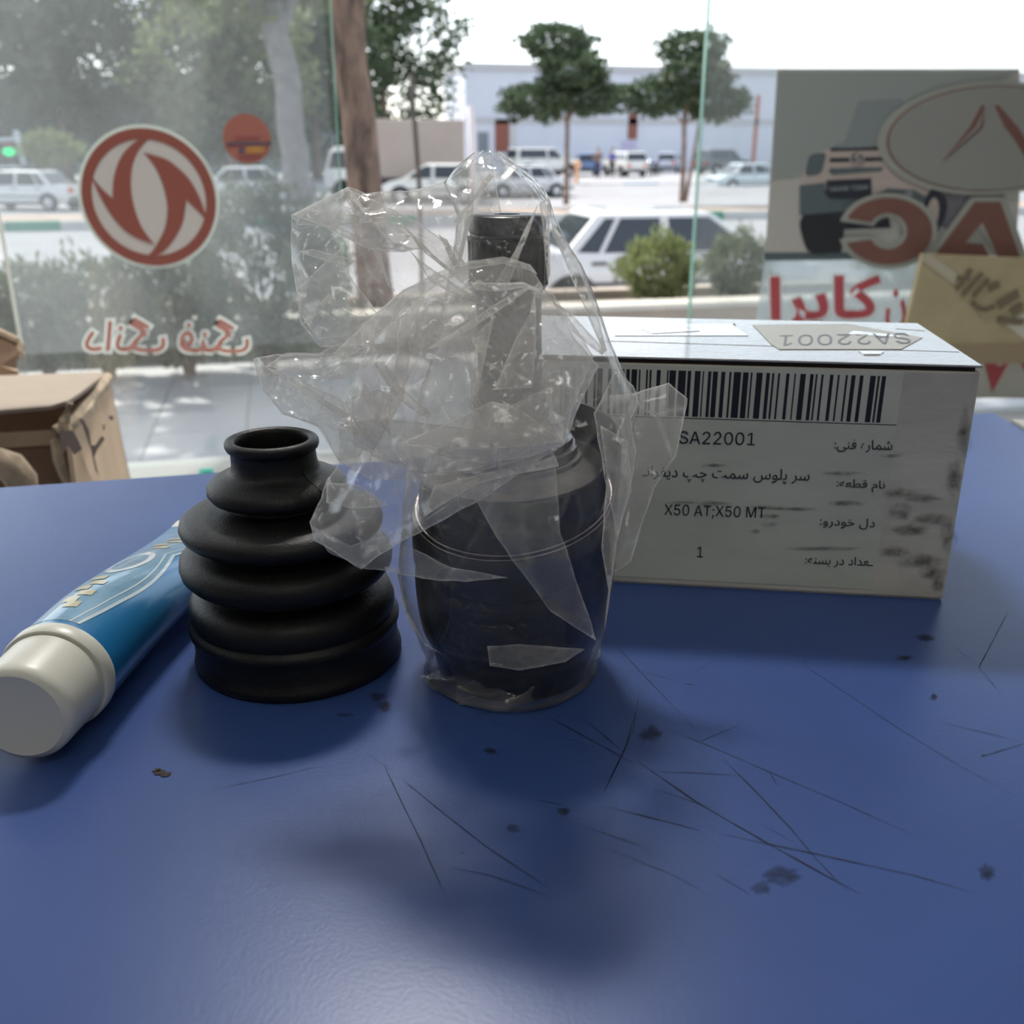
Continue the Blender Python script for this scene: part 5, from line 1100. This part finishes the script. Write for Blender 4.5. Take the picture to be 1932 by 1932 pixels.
pp = onz(796, 430, ST); o = build('street_pole', MB().tube([ony(797, 562, 15), ony(791, 350, 15), ony(783, 240, 15), ony(776, 140, 15)], .035, 8), mat('pole_dark', (.07, .055, .04), .6), None, smooth=True); tag(o, 'thin dark pole in front of the cargo box', 'pole')
pq = ony(893, 320, 16); o = build('street_pole', MB().tube([ony(897, 560, 16), ony(893, 320, 16), ony(888, 200, 16)], .055, 8), mat('pole_white', (.78, .70, .68), .5), None, smooth=True); tag(o, 'white pole with a pink edge behind the bag peak', 'pole')
o5 = onz(1088, 347, LOT); o = build('bollard', MB().lathe([(.10, 0), (.10, .8), (.18, .85), (.18, 1.1), (.08, 1.15)], 14, o5), mat('orange_post', (.75, .40, .22), .6), None, smooth=True, auto=40); tag(o, 'orange post in front of the blue car', 'post')
# ---- motorbikes
def bike(px, py, deg, label):
    o = empty('motorbike', tuple(onz(px, py, LOT)), R(deg), label, 'motorbike', 'motorbikes on the forecourt')
    for xx in (-.62, .62): build('wheel', MB().lathe([(.20, -.05), (.30, -.05), (.30, .05), (.20, .05)], 18, (xx, 0, .30), Matrix.Rotation(R(90), 3, 'X')), tyre, o, world=False)
    build('frame', MB().tube([(-.62, 0, .3), (-.2, 0, .55), (.3, 0, .75), (.62, 0, .3)], .05, 6).box((-.25, -.13, .3), (.25, .13, .6)), chrome, o, world=False)
    build('seat', MB().box((-.65, -.13, .72), (.05, .13, .84)), tyre, o, world=False)
    build('fuel_tank', MB().tube([(.0, 0, .80), (.2, 0, .86), (.38, 0, .82)], [.08, .15, .08], 8), bluec, o, world=False)
    build('handlebar', MB().tube([(.5, -.35, 1.0), (.55, 0, .95), (.5, .35, 1.0)], .02, 6).tube([(.55, 0, .95), (.62, 0, .3)], .03, 6), chrome, o, world=False); return o
for px, d, lb in ((1212, 60, 'motorbike standing nearest the white estate car'), (1224, 70, 'second motorbike right of the white estate car'), (1236, 55, 'motorbike beside the silver car')): bike(px, 331, d, lb)

# ---- the two men on the forecourt
skinm = mat('skin', (.45, .28, .20), .6); hairm = mat('dark_hair', (.02, .017, .015), .7)
def skin_fig(name, nodes, edges, m, parent, sub=2):
    me = bpy.data.meshes.new(name); me.from_pydata([n_[0] for n_ in nodes], edges, []); o = bpy.data.objects.new(name, me); COL.objects.link(o); o.parent = parent
    md_ = o.modifiers.new('skin', 'SKIN'); md_.use_smooth_shade = True
    for i, n_ in enumerate(nodes): me.skin_vertices[0].data[i].radius = (n_[1], n_[1] if len(n_) < 3 else n_[2])
    me.skin_vertices[0].data[0].use_root = True
    sb = o.modifiers.new('sub', 'SUBSURF'); sb.levels = sub; sb.render_levels = sub; me.materials.append(m); return o
def man(px, py, deg, label, shirt, trousers, armpose):
    o = empty('person', tuple(onz(px, py, LOT)), R(deg), label, 'person')
    N_ = [((0, 0, .95), .13, .11), ((0, 0, 1.18), .14, .10), ((0, 0, 1.40), .16, .10), ((0, 0, 1.50), .06), ((0, .01, 1.58), .065), ((0, .02, 1.66), .095), ((0, .01, 1.75), .07),
          ((.10, 0, .88), .085), ((.11, .02, .50), .060), ((.12, 0, .10), .042), ((.13, .12, .04), .035), ((-.10, 0, .88), .085), ((-.12, .02, .50), .060), ((-.13, 0, .10), .042), ((-.14, .12, .04), .035)]
    E_ = [(0, 1), (1, 2), (2, 3), (3, 4), (4, 5), (5, 6), (0, 7), (7, 8), (8, 9), (9, 10), (0, 11), (11, 12), (12, 13), (13, 14)]
    for sg in (1, -1):
        b0 = len(N_); sh_, el_, wr_, hd = armpose
        N_ += [((sg * .20, 0, 1.42), .055), ((sg * el_[0], el_[1], el_[2]), .042), ((sg * wr_[0], wr_[1], wr_[2]), .030), ((sg * hd[0], hd[1], hd[2]), .030)]
        E_ += [(2, b0), (b0, b0 + 1), (b0 + 1, b0 + 2), (b0 + 2, b0 + 3)]
    skin_fig('body', N_, E_, skinm, o)
    S_ = [((0, 0, .93), .155, .13), ((0, 0, 1.18), .16, .12), ((0, 0, 1.41), .175, .115), ((0, 0, 1.48), .08)]; e_ = [(0, 1), (1, 2), (2, 3)]
    for sg in (1, -1):
        b0 = len(S_); S_ += [((sg * .20, 0, 1.42), .07), ((sg * (.20 * .4 + armpose[1][0] * .6), armpose[1][1] * .6, 1.42 * .4 + armpose[1][2] * .6), .062)]; e_ += [(2, b0), (b0, b0 + 1)]
    skin_fig('shirt', S_, e_, shirt, o)
    skin_fig('trousers', [((0, 0, .95), .145, .125), ((.10, 0, .86), .10), ((.11, .02, .50), .078), ((.12, 0, .10), .065), ((-.10, 0, .86), .10), ((-.12, .02, .50), .078), ((-.13, 0, .10), .065)], [(0, 1), (1, 2), (2, 3), (0, 4), (4, 5), (5, 6)], trousers, o)
    skin_fig('hair', [((0, -.03, 1.66), .085), ((0, -.01, 1.74), .098), ((0, .03, 1.78), .07)], [(0, 1), (1, 2)], hairm, o, 2)
    for sg in (1, -1): build('shoe', MB().lathe([(.04, 0), (.06, .02), (.055, .06), (.03, .09)], 12, (sg * .135, .07, 0)), tyre, o, smooth=True, world=False)
    return o
man(1127, 336, 150, 'man in a dark shirt and dark trousers standing with folded arms', mat('shirt_dark', (.05, .04, .05), .8), mat('trousers_navy', (.05, .06, .12), .8), (0, (.30, .02, 1.16), (.12, .20, 1.18), (.0, .22, 1.20)))
man(1154, 334, 200, 'man in a blue shirt beside the white estate car', mat('shirt_blue', (.06, .12, .55), .8), mat('trousers_black', (.03, .03, .04), .8), (0, (.27, .0, 1.14), (.27, .10, .92), (.27, .13, .82)))

# ================================================================ old cartons on the ledge, left
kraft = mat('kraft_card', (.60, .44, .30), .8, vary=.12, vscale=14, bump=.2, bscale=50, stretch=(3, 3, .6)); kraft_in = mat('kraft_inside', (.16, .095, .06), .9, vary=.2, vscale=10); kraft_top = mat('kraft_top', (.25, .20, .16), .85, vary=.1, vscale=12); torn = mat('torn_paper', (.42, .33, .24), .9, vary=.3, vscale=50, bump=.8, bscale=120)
KY = 1.02
def KP(x, y, d=0.0): return ony(x, y, KY + d)
kb = empty('torn_cardboard_box', (KP(120, 900).x, KY + .1, -.42), label='open torn brown cardboard box on the ledge at the left, nearest the counter edge', cat='box')
A1_, A2_ = KP(128, 800, -.02), KP(204, 708, .24)      # side panel corners (front, back)
zb_ = -.42
def side_pt(p, z): return Vector((p.x, p.y, z))
build('side_panel', MB().slab([side_pt(KP(140, 960), zb_), side_pt(KP(275, 960, .24), zb_), A2_, KP(190, 735, .18), KP(160, 790, .08), A1_], Vector((-.004, -.002, 0))), kraft, kb)
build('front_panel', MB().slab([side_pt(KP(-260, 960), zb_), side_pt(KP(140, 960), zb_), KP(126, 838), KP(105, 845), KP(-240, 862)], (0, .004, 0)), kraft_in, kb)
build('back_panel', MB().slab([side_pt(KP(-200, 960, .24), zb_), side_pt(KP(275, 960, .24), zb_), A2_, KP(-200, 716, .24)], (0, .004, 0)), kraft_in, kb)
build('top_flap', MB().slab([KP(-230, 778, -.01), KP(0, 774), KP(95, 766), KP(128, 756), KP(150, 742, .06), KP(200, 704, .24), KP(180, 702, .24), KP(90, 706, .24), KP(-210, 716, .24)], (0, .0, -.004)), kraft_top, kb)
build('inner_flap', MB().slab([KP(-240, 830), KP(108, 812), KP(118, 838), KP(-240, 862)], (0, .003, .0)), mat('kraft_flap', (.36, .25, .17), .85, vary=.15, vscale=12), kb)
build('torn_edge', MB().tube([KP(204, 712, .24), KP(190, 730, .19), KP(172, 752, .14), KP(158, 775, .08), KP(140, 795, .02), KP(124, 806, 0), KP(108, 812, -.01), KP(104, 832, -.01), KP(112, 866, -.01), KP(122, 895, -.01), KP(136, 925, -.01)], [.006, .009, .007, .010, .007, .008, .006, .005, .007, .006, .005], 7), torn, kb)
build('torn_edge', MB().tube([KP(132, 760, -.01), KP(122, 795, -.012), KP(112, 815, -.012)], [.004, .006, .003], 6), torn, kb)
def on_side(pts):      # marks on the side panel, a hair in front of it
    n_ = (A2_ - A1_).cross(Vector((0, 0, 1))).normalized(); n_ = n_ if (CP - A1_).dot(n_) > 0 else -n_
    return [onpl(x, y, A1_ + n_ * .012, n_) for x, y in pts]
ih = mat('hole_dark', (.06, .035, .025), .95)
for pts in ([(112, 812), (138, 812), (150, 835), (155, 848), (140, 858), (128, 840), (118, 862), (114, 840)], [(149, 788), (158, 792), (168, 812), (172, 840), (180, 840), (192, 822), (198, 828), (184, 848), (178, 862), (184, 890), (188, 900), (180, 888), (172, 850), (160, 815)], [(205, 784), (215, 786), (212, 794), (206, 790)], [(194, 802), (198, 800), (197, 812), (194, 812)]):
    q = on_side(pts); build('tear', MB().add(q, [tuple(range(len(q)))]), ih, kb)
k2 = empty('cardboard_box', (KP(-60, 700, .30).x, KY + .42, -.42), label='brown cardboard box with a raised flap cut by the left edge of the photo', cat='box')
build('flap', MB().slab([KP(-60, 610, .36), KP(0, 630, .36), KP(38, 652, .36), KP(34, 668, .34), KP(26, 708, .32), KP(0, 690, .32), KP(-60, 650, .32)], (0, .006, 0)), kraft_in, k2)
build('flap_rim', MB().tube([KP(-60, 608, .36), KP(0, 629, .36), KP(30, 643, .36), KP(39, 653, .36), KP(35, 668, .35)], .006, 7), torn, k2)
build('side_panel', MB().slab([side_pt(KP(-160, 960, .32), zb_), side_pt(KP(30, 960, .32), zb_), KP(33, 700, .32), KP(0, 690, .32), KP(-120, 680, .32)], (0, .006, 0)), kraft, k2)
rl = build('paper_roll', MB().tube([KP(-10, 868, -.10), KP(20, 880, -.10), KP(40, 905, -.10), KP(48, 940, -.10)], [.012, .014, .014, .012], 10), torn, None, smooth=True); tag(rl, 'crumpled strip of brown paper at the foot of the torn box', 'paper')
gc_ = ony(388, 890, 1.80); o = build('green_clip', MB().box((gc_.x - .012, 1.79, SILL - .02), (gc_.x + .010, 1.82, SILL + .013)).box((gc_.x - .004, 1.785, SILL + .013), (gc_.x + .014, 1.80, SILL + .019)), mat('clip_green', (.03, .35, .27), .5), None); tag(o, 'tiny green block on the white window rail left of the rubber boot', 'clip')
